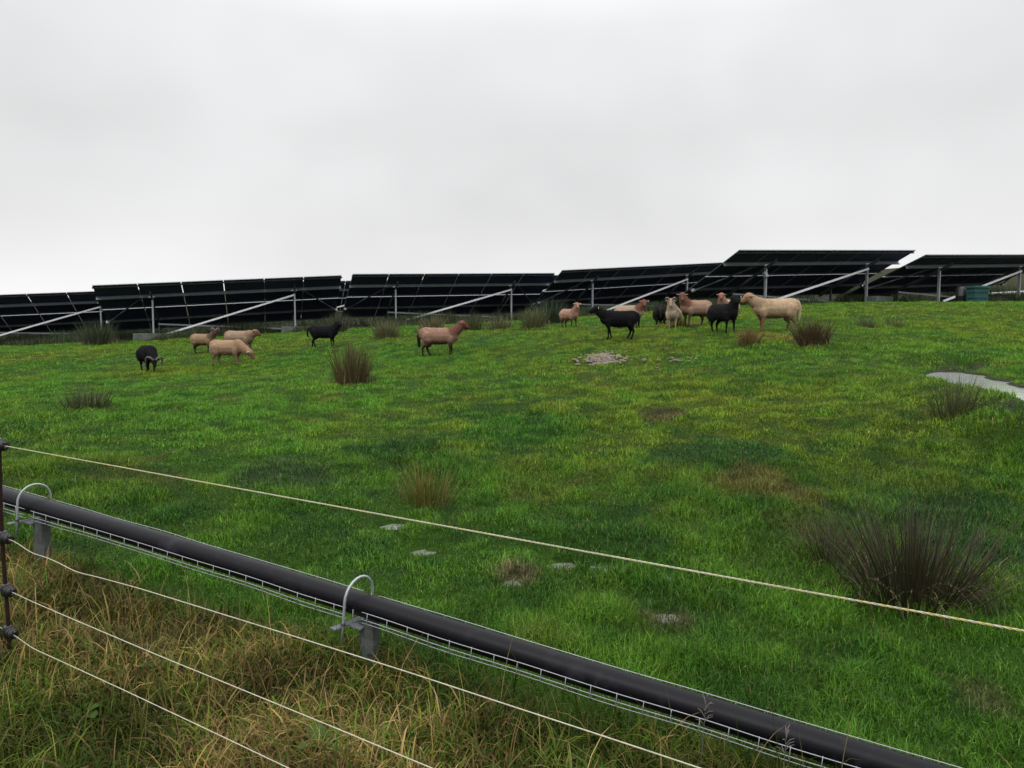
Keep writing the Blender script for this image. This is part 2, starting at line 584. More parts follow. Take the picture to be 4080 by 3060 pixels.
def build_pond():
    mb = MB()
    s = 0.07
    xs = np.arange(4.2, 8.2, s)
    ys = np.arange(5.2, 13.2, s)
    X, Y = np.meshgrid(xs, ys)
    inside = pond_d(X, Y) < 0.12
    for j in range(len(ys) - 1):
        for i in range(len(xs) - 1):
            if inside[j, i]:
                mb.add([(xs[i], ys[j], POND_Z), (xs[i + 1], ys[j], POND_Z), (xs[i + 1], ys[j + 1], POND_Z), (xs[i], ys[j + 1], POND_Z)], [(0, 1, 2, 3)])
    tag(mb.build("pond_water", M["water"]), "long grey pool of standing water in the pasture at the frame's edge", None, None, "structure")


build_pond()
for (px, py, rx, ry, pz) in PUDDLE:
    pts = []
    for k in range(22):
        a = 2 * math.pi * k / 22
        q = 1.05 + 0.25 * (random.random() - 0.5)
        pts.append((px + rx * q * math.cos(a), py + ry * q * math.sin(a)))
    water_sheet("puddle", pts, pz - 0.012, "small puddle between the grass blades")


def build_hill():
    """the moor that rises far behind the panels"""
    prof = np.array([(-1600, 1235), (-500, 1222), (0, 1210), (365, 1180), (1000, 1152), (1400, 1126), (2200, 1112), (2900, 1088), (3300, 1070), (3660, 1054), (4080, 1050), (5200, 1075), (6500, 1130)])
    mb = MB()
    ys = np.r_[np.arange(95, 150, 2.5), np.arange(150, 300, 10)]
    xs = np.arange(-230, 300, 2.5)
    X, Y = np.meshgrid(xs, ys)
    px = CX + FPX * X / 140.0
    top = (CAMZ + (1310 - np.interp(px, prof[:, 0], prof[:, 1])) / 3000 * 140.0) - 0.5
    foot = 1.5
    bell = np.where(Y < 140, sstep(95, 140, Y), 1 - 0.8 * sstep(140, 300, Y))
    Z = foot + (top - foot) * bell + (fbm(X / 9, Y / 9, 12, 3) - 0.5) * 0.9 * bell - 1.5 * (1 - sstep(95, 100, Y))
    nx = len(xs)
    vs = np.c_[X.ravel(), Y.ravel(), Z.ravel()].tolist()
    fs = [(a * nx + b, a * nx + b + 1, (a + 1) * nx + b + 1, (a + 1) * nx + b) for a in range(len(ys) - 1) for b in range(nx - 1)]
    mb.add(vs, fs)
    tag(mb.build("hill", M["hill"], smooth=True), "dull brown moorland hill far beyond the panels", None, None, "structure")


build_hill()

# ------------------------------------------------------------------ blades


def blades(name, P, h, w, az, bend, col, mat, segs=2, parent=None, twist=0.8, lean0=0.0):
    """one mesh of bent tapering blades; every argument an array over the blades"""
    n = len(P)
    h, w, az, bend = [np.broadcast_to(np.asarray(q, float), (n,)) for q in (h, w, az, bend)]
    ld = np.c_[np.cos(az), np.sin(az), np.zeros(n)]
    wa = az + math.pi / 2 + (RNG.random(n) - 0.5) * 2 * twist
    wd = np.c_[np.cos(wa), np.sin(wa), np.zeros(n)]
    nv = 2 * segs + 1
    co = np.empty((n, nv, 3), np.float32)
    for j in range(segs + 1):
        t = j / segs
        # arc: rises and bows over
        th = bend * t * 1.25
        run = np.where(np.abs(bend) > 1e-3, (1 - np.cos(th)) / np.maximum(bend * 1.25, 1e-3), 0)
        rise = np.where(np.abs(bend) > 1e-3, np.sin(th) / np.maximum(bend * 1.25, 1e-3), t)
        run, rise = run * np.cos(lean0) + rise * np.sin(lean0), rise * np.cos(lean0) - run * np.sin(lean0)
        c = P + ld * (h * run)[:, None] + np.array([0, 0, 1.0]) * (h * rise)[:, None]
        if j == segs:
            co[:, nv - 1] = c
        else:
            ww = (w * 0.5 * (1 - 0.75 * t ** 1.6))[:, None]
            co[:, 2 * j] = c - wd * ww
            co[:, 2 * j + 1] = c + wd * ww
    base = (np.arange(n) * nv)[:, None]
    pat = []
    sizes = []
    for j in range(segs - 1):
        pat += [2 * j, 2 * j + 1, 2 * j + 3, 2 * j + 2]
        sizes.append(4)
    pat += [2 * (segs - 1), 2 * (segs - 1) + 1, nv - 1]
    sizes.append(3)
    loops = (base + np.array(pat)[None]).astype(np.int32).ravel()
    st = np.r_[0, np.cumsum(sizes)[:-1]]
    starts = (np.arange(n)[:, None] * len(pat) + st[None]).astype(np.int32).ravel()
    me = bpy.data.meshes.new(name)
    me.vertices.add(n * nv)
    me.vertices.foreach_set("co", co.ravel())
    me.loops.add(len(loops))
    me.loops.foreach_set("vertex_index", loops)
    me.polygons.add(len(starts))
    me.polygons.foreach_set("loop_start", starts)
    a = me.attributes.new("Col", "FLOAT_COLOR", "FACE")
    fc = np.repeat(np.c_[col, np.ones(n)], segs, axis=0)
    a.data.foreach_set("color", fc.ravel().astype(np.float32))
    me.materials.append(mat)
    me.update(calc_edges=True)
    o = bpy.data.objects.new(name, me)
    COL.objects.link(o)
    if parent is not None:
        o.parent = parent
    return o


def scatter(y0, y1, dens, spread=0.84, pad=1.2):
    area = spread * (y1 ** 2 - y0 ** 2) + 2 * pad * (y1 - y0)
    n = int(area * dens)
    y = np.sqrt(y0 ** 2 + RNG.random(int(n * 1.15)) * (y1 ** 2 - y0 ** 2))
    y = y[:n]
    x = (RNG.random(len(y)) * 2 - 1) * (spread * y + pad)
    return x, y


def wet_mask(x, y):
    m = pond_d(x, y) < 0.02
    for (px, py, rx, ry, pz) in PUDDLE:
        q = np.hypot((x - px) / rx, (y - py) / ry)
        m |= (q < 1.0) & (RNG.random(len(x)) < 0.24)
    return m


def pasture():
    Ps, hs, ws, cs, bs, azs = [], [], [], [], [], []
    for (y0, y1, dens, w) in ((1.6, 4, 14000, .0036), (4, 7, 8500, .0048), (7, 12, 4200, .0072), (12, 20, 1900, .0100), (20, 30, 850, .014), (30, 39, 480, .018)):
        x, y = scatter(y0, y1, dens)
        cl = fbm(x * 4.2, y * 4.2, 61, 3)                      # tuftiness
        keep = (pipe_side(x, y) > RNG.normal(-0.05, 0.12, len(x))) & (y < edge_y(x) + RNG.normal(0.3, 0.35, len(x))) & ~wet_mask(x, y)
        keep &= RNG.random(len(x)) < 0.62 + 0.8 * sstep(0.3, 0.65, cl)
        x, y, cl = x[keep], y[keep], cl[keep]
        n = len(x)
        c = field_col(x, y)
        lush = sstep(0.47, 0.66, fbm(x * 0.8, y * 0.55, 31, 3))
        long_ = (1 - sstep(4, 7, y)) * sstep(-1, 2, x)
        h = (0.026 + 0.040 * sstep(0.42, 0.72, cl) + 0.018 * lush + 0.012 * long_) * (0.5 + 1.0 * RNG.random(n))
        vr = 1 - 0.75 * sstep(7, 16, y)
        c = c * (0.95 + vr * (0.95 * RNG.random(n) ** 1.3 - 0.45))[:, None] * (0.78 + 0.45 * sstep(0.35, 0.7, cl))[:, None]
        yk = (RNG.random(n) < 0.13 * vr)
        c[yk] = c[yk] * np.array([1.45, 1.25, 1.3])
        c = c * (1.10 - 0.25 * (1 - sstep(4.5, 11, y)))[:, None]  # nearest blades darkened, vignetting painted into their colour
        glint = RNG.random(n) < 0.05  # gloss highlights painted as a few paler blades
        c[glint] = c[glint] * 1.5 + np.array([0.03, 0.04, 0.012])
        dead = RNG.random(n) < 0.012
        c[dead] = np.array([0.24, 0.21, 0.07]) * (0.5 + 0.7 * RNG.random(dead.sum()))[:, None]
        Ps.append(np.c_[x, y, H(x, y) - 0.004])
        hs.append(h)
        ws.append(np.full(n, w) * (0.5 + 1.0 * RNG.random(n)))
        cs.append(c)
        azs.append(6.28 * RNG.random(n))
        bs.append(np.clip(RNG.normal(1.25, 0.6, n), 0.05, 2.6))
    o = blades("pasture_grass", np.concatenate(Ps), np.concatenate(hs), np.concatenate(ws), np.concatenate(azs), np.concatenate(bs), np.concatenate(cs), M["grass"])
    tag(o, "short grazed green grass covering the pasture", "grass", None, "stuff")


pasture()


def verge():
    """rough dry grass on the fence's side of the pipe"""
    P, hh, ww, aa, bb, cc = [], [], [], [], [], []

    def patch(x, y):
        dry = sstep(0.36, 0.56, fbm(x * 1.5, y * 1.5, 77, 3) + 0.10 * sstep(0.9, 0.2, np.abs(pipe_side(x, y) + 0.75)) * sstep(-0.9, -1.3, x))
        g = (1 - sstep(-1.4, -0.8, x + 0.6 * (fbm(x * 3, y * 3, 15, 2) - 0.5))) * (1 - sstep(2.55, 3.05, y + 0.6 * (fbm(x * 3, y * 3, 16, 2) - 0.5)))          # the greener near corner
        near_pipe = sstep(-0.85, -0.15, pipe_side(x, y)) * (0.6 + 0.8 * sstep(-1.2, 0.2, x))
        hollow = sstep(0.56, 0.66, fbm(x * 2.4 + 9, y * 2.4, 91, 2))
        return np.clip(dry - 1.0 * g - 0.55 * near_pipe, 0, 1), hollow

    for kind, dens in (("mat", 9000), ("leaf", 2600), ("stem", 260)):
        x, y = scatter(1.0, 6.5, dens, 0.8, 0.8)
        s_ = pipe_side(x, y)
        keep = (s_ < RNG.normal(0.02, 0.07, len(x))) & (s_ > -4.5)
        x, y = x[keep], y[keep]
        dry, hol = patch(x, y)
        if kind != "mat":
            k_ = RNG.random(len(x)) > 0.65 * hol
            x, y, dry, hol = x[k_], y[k_], dry[k_], hol[k_]
        n = len(x)
        k = RNG.random((n, 1))
        br = (0.4 + 1.0 * RNG.random(n) ** 1.2)[:, None]
        isdry = RNG.random(n) < {"mat": 0.20 + 0.68 * dry, "leaf": 0.08 + 0.56 * dry, "stem": 0.5 + 0.5 * dry}[kind]
        straw = np.array([0.255, 0.172, 0.075]) * k + np.array([0.185, 0.140, 0.036]) * (1 - k)
        green = np.array([0.100, 0.125, 0.012]) * k + np.array([0.045, 0.100, 0.012]) * (1 - k)
        c = np.where(isdry[:, None], straw, green) * br * (0.62 + 0.75 * sstep(0.35, 0.65, fbm(x * 3.2, y * 3.2, 97, 2)))[:, None]
        if kind == "mat":
            h = (0.05 + 0.09 * RNG.random(n)) * (1 - 0.5 * hol)
            w = 0.0026 + 0.0030 * RNG.random(n)
            b = np.clip(RNG.normal(1.35, 0.5, n), 0.2, 2.6)
        elif kind == "leaf":
            h = 0.08 + 0.14 * RNG.random(n)
            w = 0.0040 + 0.0055 * RNG.random(n)
            b = np.clip(RNG.normal(1.45, 0.5, n), 0.2, 2.6)
        else:
            h = 0.14 + 0.24 * RNG.random(n)
            w = 0.0022 + 0.0014 * RNG.random(n)
            b = np.clip(RNG.normal(1.05, 0.6, n), 0.05, 2.6)
            c = c * 1.2
        P.append(np.c_[x, y, H(x, y) - 0.005])
        hh.append(h)
        ww.append(w)
        bb.append(b)
        cc.append(c)
        aa.append(RNG.random(n) * 6.283)
    o = blades("rough_grass", np.concatenate(P), np.concatenate(hh), np.concatenate(ww), np.concatenate(aa), np.concatenate(bb), np.concatenate(cc), M["dry"], segs=4, twist=0.5)
    tag(o, "long rough straw coloured and green grass between the fence and the black pipe", "grass", None, "stuff")


verge()


def panel_growth():
    """dark rushes and rough grass along the foot of the solar arrays"""
    n = 210000
    x = (RNG.random(n) * 2 - 1) * 32
    e = edge_y(x)
    y = e + RNG.random(n) ** 1.4 * 15.0 - 0.25
    cl = fbm(x * 0.8, y * 0.8, 111, 3)
    keep = RNG.random(n) < 0.12 + 1.5 * sstep(0.40, 0.66, cl)
    x, y, e, cl = x[keep], y[keep], e[keep], cl[keep]
    n = len(x)
    k = RNG.random((n, 1))
    c = np.array([0.030, 0.055, 0.022]) * (0.5 + k)
    brown = RNG.random(n) < 0.18
    c[brown] = np.array([0.15, 0.12, 0.065]) * (0.4 + 0.8 * RNG.random(brown.sum()))[:, None]
    h = (0.16 + 0.50 * sstep(0.44, 0.70, cl)) * (0.5 + 0.7 * RNG.random(n)) * (0.5 + 0.5 * sstep(-0.3, 1.2, y - e))
    h = h * (1 - 0.35 * sstep(2.0, 6.0, x) * (1 - sstep(28, 34, y)))
    o = blades("rush_grass", np.c_[x, y, H(x, y) - 0.01], h, 0.010 + 0.008 * RNG.random(n), RNG.random(n) * 6.283, np.clip(RNG.normal(0.6, 0.35, n), 0.05, 1.6), c, M["rush"], segs=2)
    tag(o, "dark rough grass and rushes growing at the foot of the solar arrays", "rough grass", None, "stuff")


panel_growth()

# ------------------------------------------------------------------ rush tussocks
FIELD_RUSH = "rush tussocks in the pasture"
EDGE_RUSH = "rush tussocks at the foot of the panels"


def tussock(px, py, rad, h, n, cols, label, group, fan=0.75, wid=0.005, name="rush_tussock"):
    g = ground(px, py)
    r = rad * RNG.random(n) ** 0.6 * 0.36
    a = RNG.random(n) * 6.283
    x, y = r * np.cos(a), r * np.sin(a)
    az = a + RNG.normal(0, 0.35, n)
    lean = np.clip(RNG.normal(0.14, 0.14, n), 0.0, 0.7)
    tilt = np.clip(fan * (r / (rad * 0.36)) * (0.45 + 0.55 * RNG.random(n)) + RNG.normal(0, 0.07, n), 0, 1.25)
    hh = h * (0.38 + 0.72 * RNG.random(n) ** 0.8)
    k = RNG.random((n, 1))
    c = np.array(cols[0]) * k + np.array(cols[1]) * (1 - k)
    c = c * (0.6 + 0.7 * RNG.random(n))[:, None]
    z = H(x + g.x, y + g.y) - g.z - 0.02
    m = n // 5                                                # matted dead stems round the base
    r2 = rad * (0.25 + 0.35 * RNG.random(m))
    a2 = RNG.random(m) * 6.283
    x2, y2 = r2 * np.cos(a2), r2 * np.sin(a2)
    z2 = H(x2 + g.x, y2 + g.y) - g.z
    c2 = np.array([0.17, 0.13, 0.07]) * (0.35 + 0.7 * RNG.random(m))[:, None]
    P = np.r_[np.c_[x, y, z], np.c_[x2, y2, z2]]
    o = blades(name, P, np.r_[hh, h * 0.42 * (0.4 + RNG.random(m))], np.r_[np.full(n, wid), np.full(m, wid * 0.8)] * (0.7 + 0.6 * RNG.random(n + m)),
               np.r_[az, RNG.random(m) * 6.283], np.r_[lean, np.clip(RNG.normal(1.3, 0.3, m), .3, 2)], np.r_[c, c2], M["rush"], segs=3, lean0=np.r_[tilt, np.zeros(m)])
    o.location = g
    tag(o, label, "rush tussock", group)
    return o


BRN = ((0.13, 0.085, 0.035), (0.07, 0.075, 0.03))
DRK = ((0.055, 0.04, 0.022), (0.032, 0.035, 0.018))
GRY = ((0.09, 0.10, 0.045), (0.16, 0.13, 0.065))
GRN = ((0.05, 0.075, 0.03), (0.09, 0.09, 0.04))
tussock(1405, 1525, 0.78, 0.80, 420, BRN, "tall brown tipped rush tussock in front of the standing brown sheep", FIELD_RUSH, 0.42, .012)
tussock(345, 1628, 0.70, 0.34, 260, GRN, "small low green rush tussock below the grazing black ram", FIELD_RUSH, 0.7, .010)
tussock(1700, 2005, 0.50, 0.36, 230, ((0.17, 0.12, 0.03), (0.09, 0.12, 0.02)), "olive brown rush tussock just above the yellow and white rope", FIELD_RUSH, 0.6, .0055)
tussock(3640, 2400, 0.74, 0.66, 620, DRK, "biggest rush tussock, dark and fanned out behind the rope", FIELD_RUSH, 0.95, .0062)
tussock(3310, 2225, 0.46, 0.36, 240, ((0.085, 0.06, 0.028), (0.04, 0.055, 0.02)), "thin scruffy rush tussock beside the biggest dark one", FIELD_RUSH, 0.9, .0042)
tussock(3235, 1375, 0.72, 0.62, 520, ((0.10, 0.065, 0.03), (0.055, 0.045, 0.025)), "dark brown rush tussock behind the rump of the white ram", FIELD_RUSH, 0.7, .012)
tussock(2985, 1368, 0.50, 0.36, 240, ((0.19, 0.11, 0.04), (0.10, 0.08, 0.03)), "small reddish dry rush tussock in front of the white ram", FIELD_RUSH, 0.6, .011)
tussock(3450, 1306, 0.55, 0.40, 130, GRN, "sparse green rush tussock on the short grass right of the white ram", FIELD_RUSH, 0.7, .010)
tussock(3560, 1304, 0.60, 0.36, 70, GRN, "very thin wispy rush tussock, farther from the white ram", FIELD_RUSH, 0.6, .010)
tussock(3790, 1650, 0.52, 0.46, 190, ((0.08, 0.07, 0.03), (0.05, 0.065, 0.025)), "spindly rush tussock standing before the long pool", FIELD_RUSH, 0.6, .0062)
tussock(2715, 1302, 0.55, 0.30, 200, ((0.24, 0.20, 0.07), (0.14, 0.14, 0.04)), "pale dry hay coloured tuft at the horned white sheep's feet", FIELD_RUSH, 0.6, .010)
tussock(1540, 1345, 0.95, 0.62, 420, GRY, "grey brown rush tussock under the second array's left post", EDGE_RUSH, 0.6, .014)
tussock(1720, 1320, 1.0, 0.58, 380, ((0.17, 0.13, 0.07), (0.09, 0.09, 0.045)), "dead tan rush tussock behind the standing brown sheep", EDGE_RUSH, 0.5, .013)
tussock(1880, 1318, 0.9, 0.60, 340, GRN, "green rush tussock beside the standing brown sheep's head", EDGE_RUSH, 0.6, .013)
tussock(1990, 1312, 1.1, 0.50, 340, GRY, "wide low rush tussock right of the brown sheep's head", EDGE_RUSH, 0.7, .013)
tussock(2125, 1302, 0.9, 0.66, 420, ((0.13, 0.125, 0.055), (0.08, 0.095, 0.04)), "upright yellowish rush tussock in front of the tall dark rushes", EDGE_RUSH, 0.55, .013)
tussock(390, 1372, 1.25, 1.05, 520, ((0.035, 0.055, 0.028), (0.075, 0.085, 0.045)), "tall dark rush tussock between the two leftmost arrays", EDGE_RUSH, 0.6, .015)
tussock(1345, 1325, 0.95, 0.85, 420, ((0.09, 0.09, 0.06), (0.05, 0.06, 0.035)), "pale tipped rush tussock behind the tagged black sheep's head", EDGE_RUSH, 0.5, .014)
tussock(2190, 1288, 1.3, 0.95, 560, ((0.03, 0.05, 0.028), (0.055, 0.07, 0.04)), "tallest dark rushes at the joint of the second and third arrays", EDGE_RUSH, 0.7, .015)

# ------------------------------------------------------------------ solar arrays
MW, MH, MT = 1.635, 0.99, 0.035
PITCHX = 1.67
ROWD = (0.0, 1.0, 2.09, 3.09)


def module_meshes():
    mb = MB()
    b, t = -0.013, -0.004
    i = 0.004
    vs = [(i, i, b), (MW - i, i, b), (MW - i, MH - i, b), (i, MH - i, b), (i, i, t), (MW - i, i, t), (MW - i, MH - i, t), (i, MH - i, t)]
    mb.add(vs, [(3, 2, 1, 0), (0, 1, 5, 4), (1, 2, 6, 5), (2, 3, 7, 6), (3, 0, 4, 7)], 0)
    mb.add(vs[4:], [(0, 1, 2, 3)], 1)
    mb.box((0.33, 0.12, b - 0.002), (0.10, 0.06, 0.002), 2)
    mb.box((0.82, 0.16, b - 0.012), (0.11, 0.10, 0.022), 3)
    o = mb.build("solar_module", [M["back"], M["glass"], M["sticker"], M["black_plastic"]])
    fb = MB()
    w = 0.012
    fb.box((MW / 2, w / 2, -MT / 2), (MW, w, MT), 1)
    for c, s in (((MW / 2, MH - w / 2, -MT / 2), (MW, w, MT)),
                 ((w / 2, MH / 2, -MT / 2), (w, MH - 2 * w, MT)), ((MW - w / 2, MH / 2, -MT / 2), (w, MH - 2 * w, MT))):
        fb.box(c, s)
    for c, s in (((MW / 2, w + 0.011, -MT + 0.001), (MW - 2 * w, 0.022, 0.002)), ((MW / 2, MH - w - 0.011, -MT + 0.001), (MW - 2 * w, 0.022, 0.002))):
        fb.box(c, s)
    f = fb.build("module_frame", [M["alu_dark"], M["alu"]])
    return o.data, f.data, o, f


MOD_ME, FRAME_ME, _o, _f = module_meshes()
bpy.data.objects.remove(_o)
bpy.data.objects.remove(_f)
ARRAYS = "ground mounted solar arrays"


def solar_array(A, ang, tau, slz, label, n=6, post_at=(1.25, 4.75), brace=True, clutter=True, wiring=False):
    A = Vector(A)
    ang, tau, slz = math.radians(ang), math.radians(tau), math.radians(slz)
    r = Vector((math.cos(ang) * math.cos(slz), math.sin(ang) * math.cos(slz), math.sin(slz)))
    nh = Vector((-math.sin(ang), math.cos(ang), 0))
    d = nh * math.cos(tau) - Vector((0, 0, 1)) * math.sin(tau)
    d = (d - r * d.dot(r)).normalized()
    up = r.cross(d).normalized()
    if up.z < 0:
        up = -up
    root_xy = A + r * (n * PITCHX / 2) + nh * 1.8
    L = Vector((root_xy.x, root_xy.y, Hs(root_xy.x, root_xy.y)))
    root = empty("solar_array", L)
    tag(root, label, "solar array", ARRAYS)

    def pt(s, q, k=0.0):
        return A + r * s + d * q + up * k - L

    rot = Matrix((r, d, r.cross(d).normalized())).transposed().to_4x4()
    for c in range(n):
        for q in ROWD:
            o = bpy.data.objects.new("solar_module", MOD_ME)
            COL.objects.link(o)
            o.parent = root
            o.matrix_basis = Matrix.Translation(pt(c * PITCHX + 0.0175, q)) @ rot
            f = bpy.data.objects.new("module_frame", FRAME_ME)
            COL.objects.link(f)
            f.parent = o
    W = n * PITCHX
    # purlins
    for q, h, m in ((0.95, 0.15, "beam"), (0.16, 0.05, "galv_dark"), (1.92, 0.06, "galv_dark"), (3.08, 0.12, "galv_dark"), (4.0, 0.05, "galv_dark")):
        mb = MB()
        mb.channel(pt(-0.02, q, -MT - 0.004 - h / 2), pt(W + 0.02, q, -MT - 0.004 - h / 2), 0.05, h, 0.006, up)
        mb.build("purlin", M[m], root)
    tops = []
    for s in (post_at[0] * PITCHX, post_at[1] * PITCHX):
        mb = MB()
        mb.channel(pt(s, 0.35, -0.26), pt(s, 3.75, -0.26), 0.05, 0.10, 0.006, up)
        mb.build("rafter", M["galv_dark"], root)
        t = pt(s, 0.95, -0.19)
        g = Vector((t.x, t.y, Hs(t.x + L.x, t.y + L.y) - L.z - 0.25))
        mb = MB()
        mb.channel(g, t, 0.055, 0.10, 0.006, -nh)
        mb.build("rear_post", M["galv"], root)
        mb = MB()
        mb.box(t + Vector((0, 0, 0.03)) - nh * 0.06, (0.24, 0.03, 0.05), M=rot.to_3x3())
        mb.build("post_cap", M["galv_pale"], root)
        t2 = pt(s, 3.08, -0.32)
        g2 = Vector((t2.x, t2.y, Hs(t2.x + L.x, t2.y + L.y) - L.z - 0.25))
        mb = MB()
        mb.channel(g2, t2 + Vector((0, 0, max(0.05, 0.05))), 0.05, 0.09, 0.006, -nh)
        mb.build("front_post", M["galv_dark"], root)
        tops.append((g + Vector((0, 0, 0.25)), t, g2 + Vector((0, 0, 0.25)), t2))
    off = -nh * 0.09
    mb = MB()
    mb.beam(tops[0][0] + off + Vector((0.15, 0, 0.10)), tops[1][1] + off + Vector((0, 0, -0.17)), 0.06, 0.076, Vector((0, 0, 1)))
    mb.build("long_brace", M["galv_pale"], root)
    mb = MB()
    mb.beam(tops[0][3] - nh * 0.08 + Vector((0, 0, -0.02)), tops[1][2] - nh * 0.3 + Vector((0, 0, 0.06)), 0.03, 0.07, Vector((0, 0, 1)))
    mb.build("low_brace", M["galv"], root)
    for s0, s1 in ((1.0 * PITCHX, 0.05), (5.02 * PITCHX, W - 0.05)):
        mb = MB()
        mb.beam(pt(s0, 1.0, -0.17), pt(s1, 3.05, -0.17), 0.04, 0.05, up)
        mb.build("wind_brace", M["galv_dark"], root)
        mb = MB()
        mb.box(pt(s1, 3.0, -0.16), (0.10, 0.10, 0.12), M=rot.to_3x3())
        mb.build("brace_bracket", M["galv"], root)
    if wiring:
        mb = MB()
        t = tops[0][1]
        mb.box(t - nh * 0.10 + Vector((-0.06, 0, -0.35)), (0.15, 0.12, 0.22), M=rot.to_3x3())
        mb.build("junction_box", M["galv"], root)
    return tops, L, r, nh


def arr_top(px, py, Y):
    return at(px, py, Y)


T0A = at(263, 1163, 36.3)
T0d = Vector((math.cos(math.radians(18)) * math.cos(math.radians(3.2)), math.sin(math.radians(18)) * math.cos(math.radians(3.2)), math.sin(math.radians(3.2))))
INFO = {}
INFO[0] = solar_array(T0A - T0d * (PITCHX * 4), 18, 26.5, 3.2, "leftmost solar array, partly hidden behind the next and cut by the frame")
INFO[1] = solar_array(at(365, 1135, 30.78), 20.0, 27.1, 3.7, "solar array above the four left sheep, propped on a grey concrete block")
INFO[2] = solar_array(at(1404, 1090, 33.97), 22.1, 27.4, 1.8, "solar array behind the lone standing brown sheep, second in the middle row")
INFO[3] = solar_array(at(2240, 1075, 35.64), 26.0, 26.3, 4.3, "sloping solar array behind the small red faced sheep, its right end overlapped")
INFO[4] = solar_array(at(2946, 994, 28.18), 26.8, 24.4, 2.6, "highest and nearest solar array, above the white ram", wiring=True)
INFO[5] = solar_array(at(3690, 1013, 30.15), 27.5, 21.1, 2.6, "rightmost solar array, over the teal plastic bin")
INFO[6] = solar_array(at(1020, 1122, 43.0), 20, 27, 2.0, "far solar array glimpsed through the gap left of the second middle array")
INFO[7] = solar_array(at(1760, 1096, 46.0), 22, 27, 1.6, "far solar array showing a sliver left of the sloping array")


def footing(tops, L, nh, r, length, dx, label, hgt=0.24):
    p = tops + L - nh * 0.30 + Vector((r.x, r.y, 0)).normalized() * dx
    a = math.atan2(r.y, r.x)
    mb = MB()
    mb.box((0, 0, 0.02), (length, 0.42, hgt + 0.1), taper=0.985)
    mb.box((0, 0, hgt / 2 + 0.075), (length - 0.05, 0.36, 0.015))
    o = mb.build("concrete_block", M["concrete"])
    z = min(Hs(p.x, p.y), Hs(p.x + math.cos(a) * length / 2, p.y + math.sin(a) * length / 2), Hs(p.x - math.cos(a) * length / 2, p.y - math.sin(a) * length / 2))
    o.location = (p.x, p.y, z + hgt / 2 + 0.0)
    o.rotation_euler = (0, 0, a)
    tag(o, label, "concrete block", "concrete blocks under the array posts")


tp, L, r, nh = INFO[1]
footing(tp[0][0], L, nh, r, 1.75, 0.15, "long grey concrete block under the post above the grazing black ram")
footing(tp[1][0], L, nh, r, 1.7, 0.25, "grey concrete block behind the tagged black sheep's tail")
tp, L, r, nh = INFO[0]
footing(tp[0][0], L, nh, r, 1.9, 0.3, "concrete block under the leftmost array's post at the picture's edge")
tp, L, r, nh = INFO[4]
footing(tp[1][0], L, nh, r, 1.1, 0.55, "mossy concrete block under the highest array's right post")


def teal_bin():
    p = at(3892, 1224, 29.6)
    z = Hs(p.x, p.y)
    root = empty("plastic_bin", (p.x, p.y, z), math.radians(12))
    tag(root, "teal ribbed plastic bin with a rim standing under the rightmost array", "bin")
    mb = MB()
    w, dp, h = 0.60, 0.40, 0.64
    mb.box((0, 0, h / 2), (w, dp, h), taper=1.05)
    for zz in (0.24, 0.46):
        mb.box((0, 0, zz), (w * (1 + 0.05 * zz / h) + 0.05, dp * (1 + 0.05 * zz / h) + 0.05, 0.03))
    for x in (-0.2, 0.2):
        mb.box((x, -dp / 2 - 0.012, 0.12), (0.03, 0.03, 0.2))
        mb.box((x, dp / 2 + 0.012, 0.12), (0.03, 0.03, 0.2))
    mb.build("body", M["teal"], root)
    mb = MB()
    mb.box((0, 0, h + 0.018), (w * 1.05 + 0.10, dp * 1.05 + 0.10, 0.07))
    mb.build("rim", M["teal_dark"], root)
    p2 = at(3830, 1226, 30.2)
    root = empty("plastic_drum", (p2.x, p2.y, Hs(p2.x, p2.y)))
    tag(root, "dark upright plastic drum tucked beside the teal bin", "drum")
    mb = MB()
    mb.tube([(0, 0, z_) for z_ in (0, .03, .28, .30, .34, .36, .62, .66)], [.20, .215, .215, .225, .225, .215, .215, .19], 20)
    mb.build("body", M["black_plastic"], root, True)
    mb = MB()
    mb.tube([(0, 0, .655), (0, 0, .70)], [.17, .165], 20)
    mb.build("lid", M["black_plastic"], root, True)


teal_bin()


def rail():
    a, b = at(3935, 1172, 38.5), at(4110, 1162, 40.5)
    mb = MB()
    mb.tube([a, (a + b) / 2, b, b + (b - a) * 0.6], 0.075, 10)
    root = empty("rail_fence", (a.x, a.y, Hs(a.x, a.y)))
    tag(root, "pale horizontal rail on posts behind the rightmost array", "fence")
    o = mb.build("rail", M["galv_pale"], root)
    o.location = -root.location
    for q in (0.0, 0.8, 1.6):
        p = a + (b - a) * q
        mb = MB()
        zz = Hs(p.x, p.y)
        mb.box((p.x, p.y + 0.12, (p.z + zz) / 2), (0.12, 0.12, max(p.z - zz + 0.3, 0.3)))
        o = mb.build("post", M["wood"], root)
        o.location = -root.location


rail()

# ------------------------------------------------------------------ stones


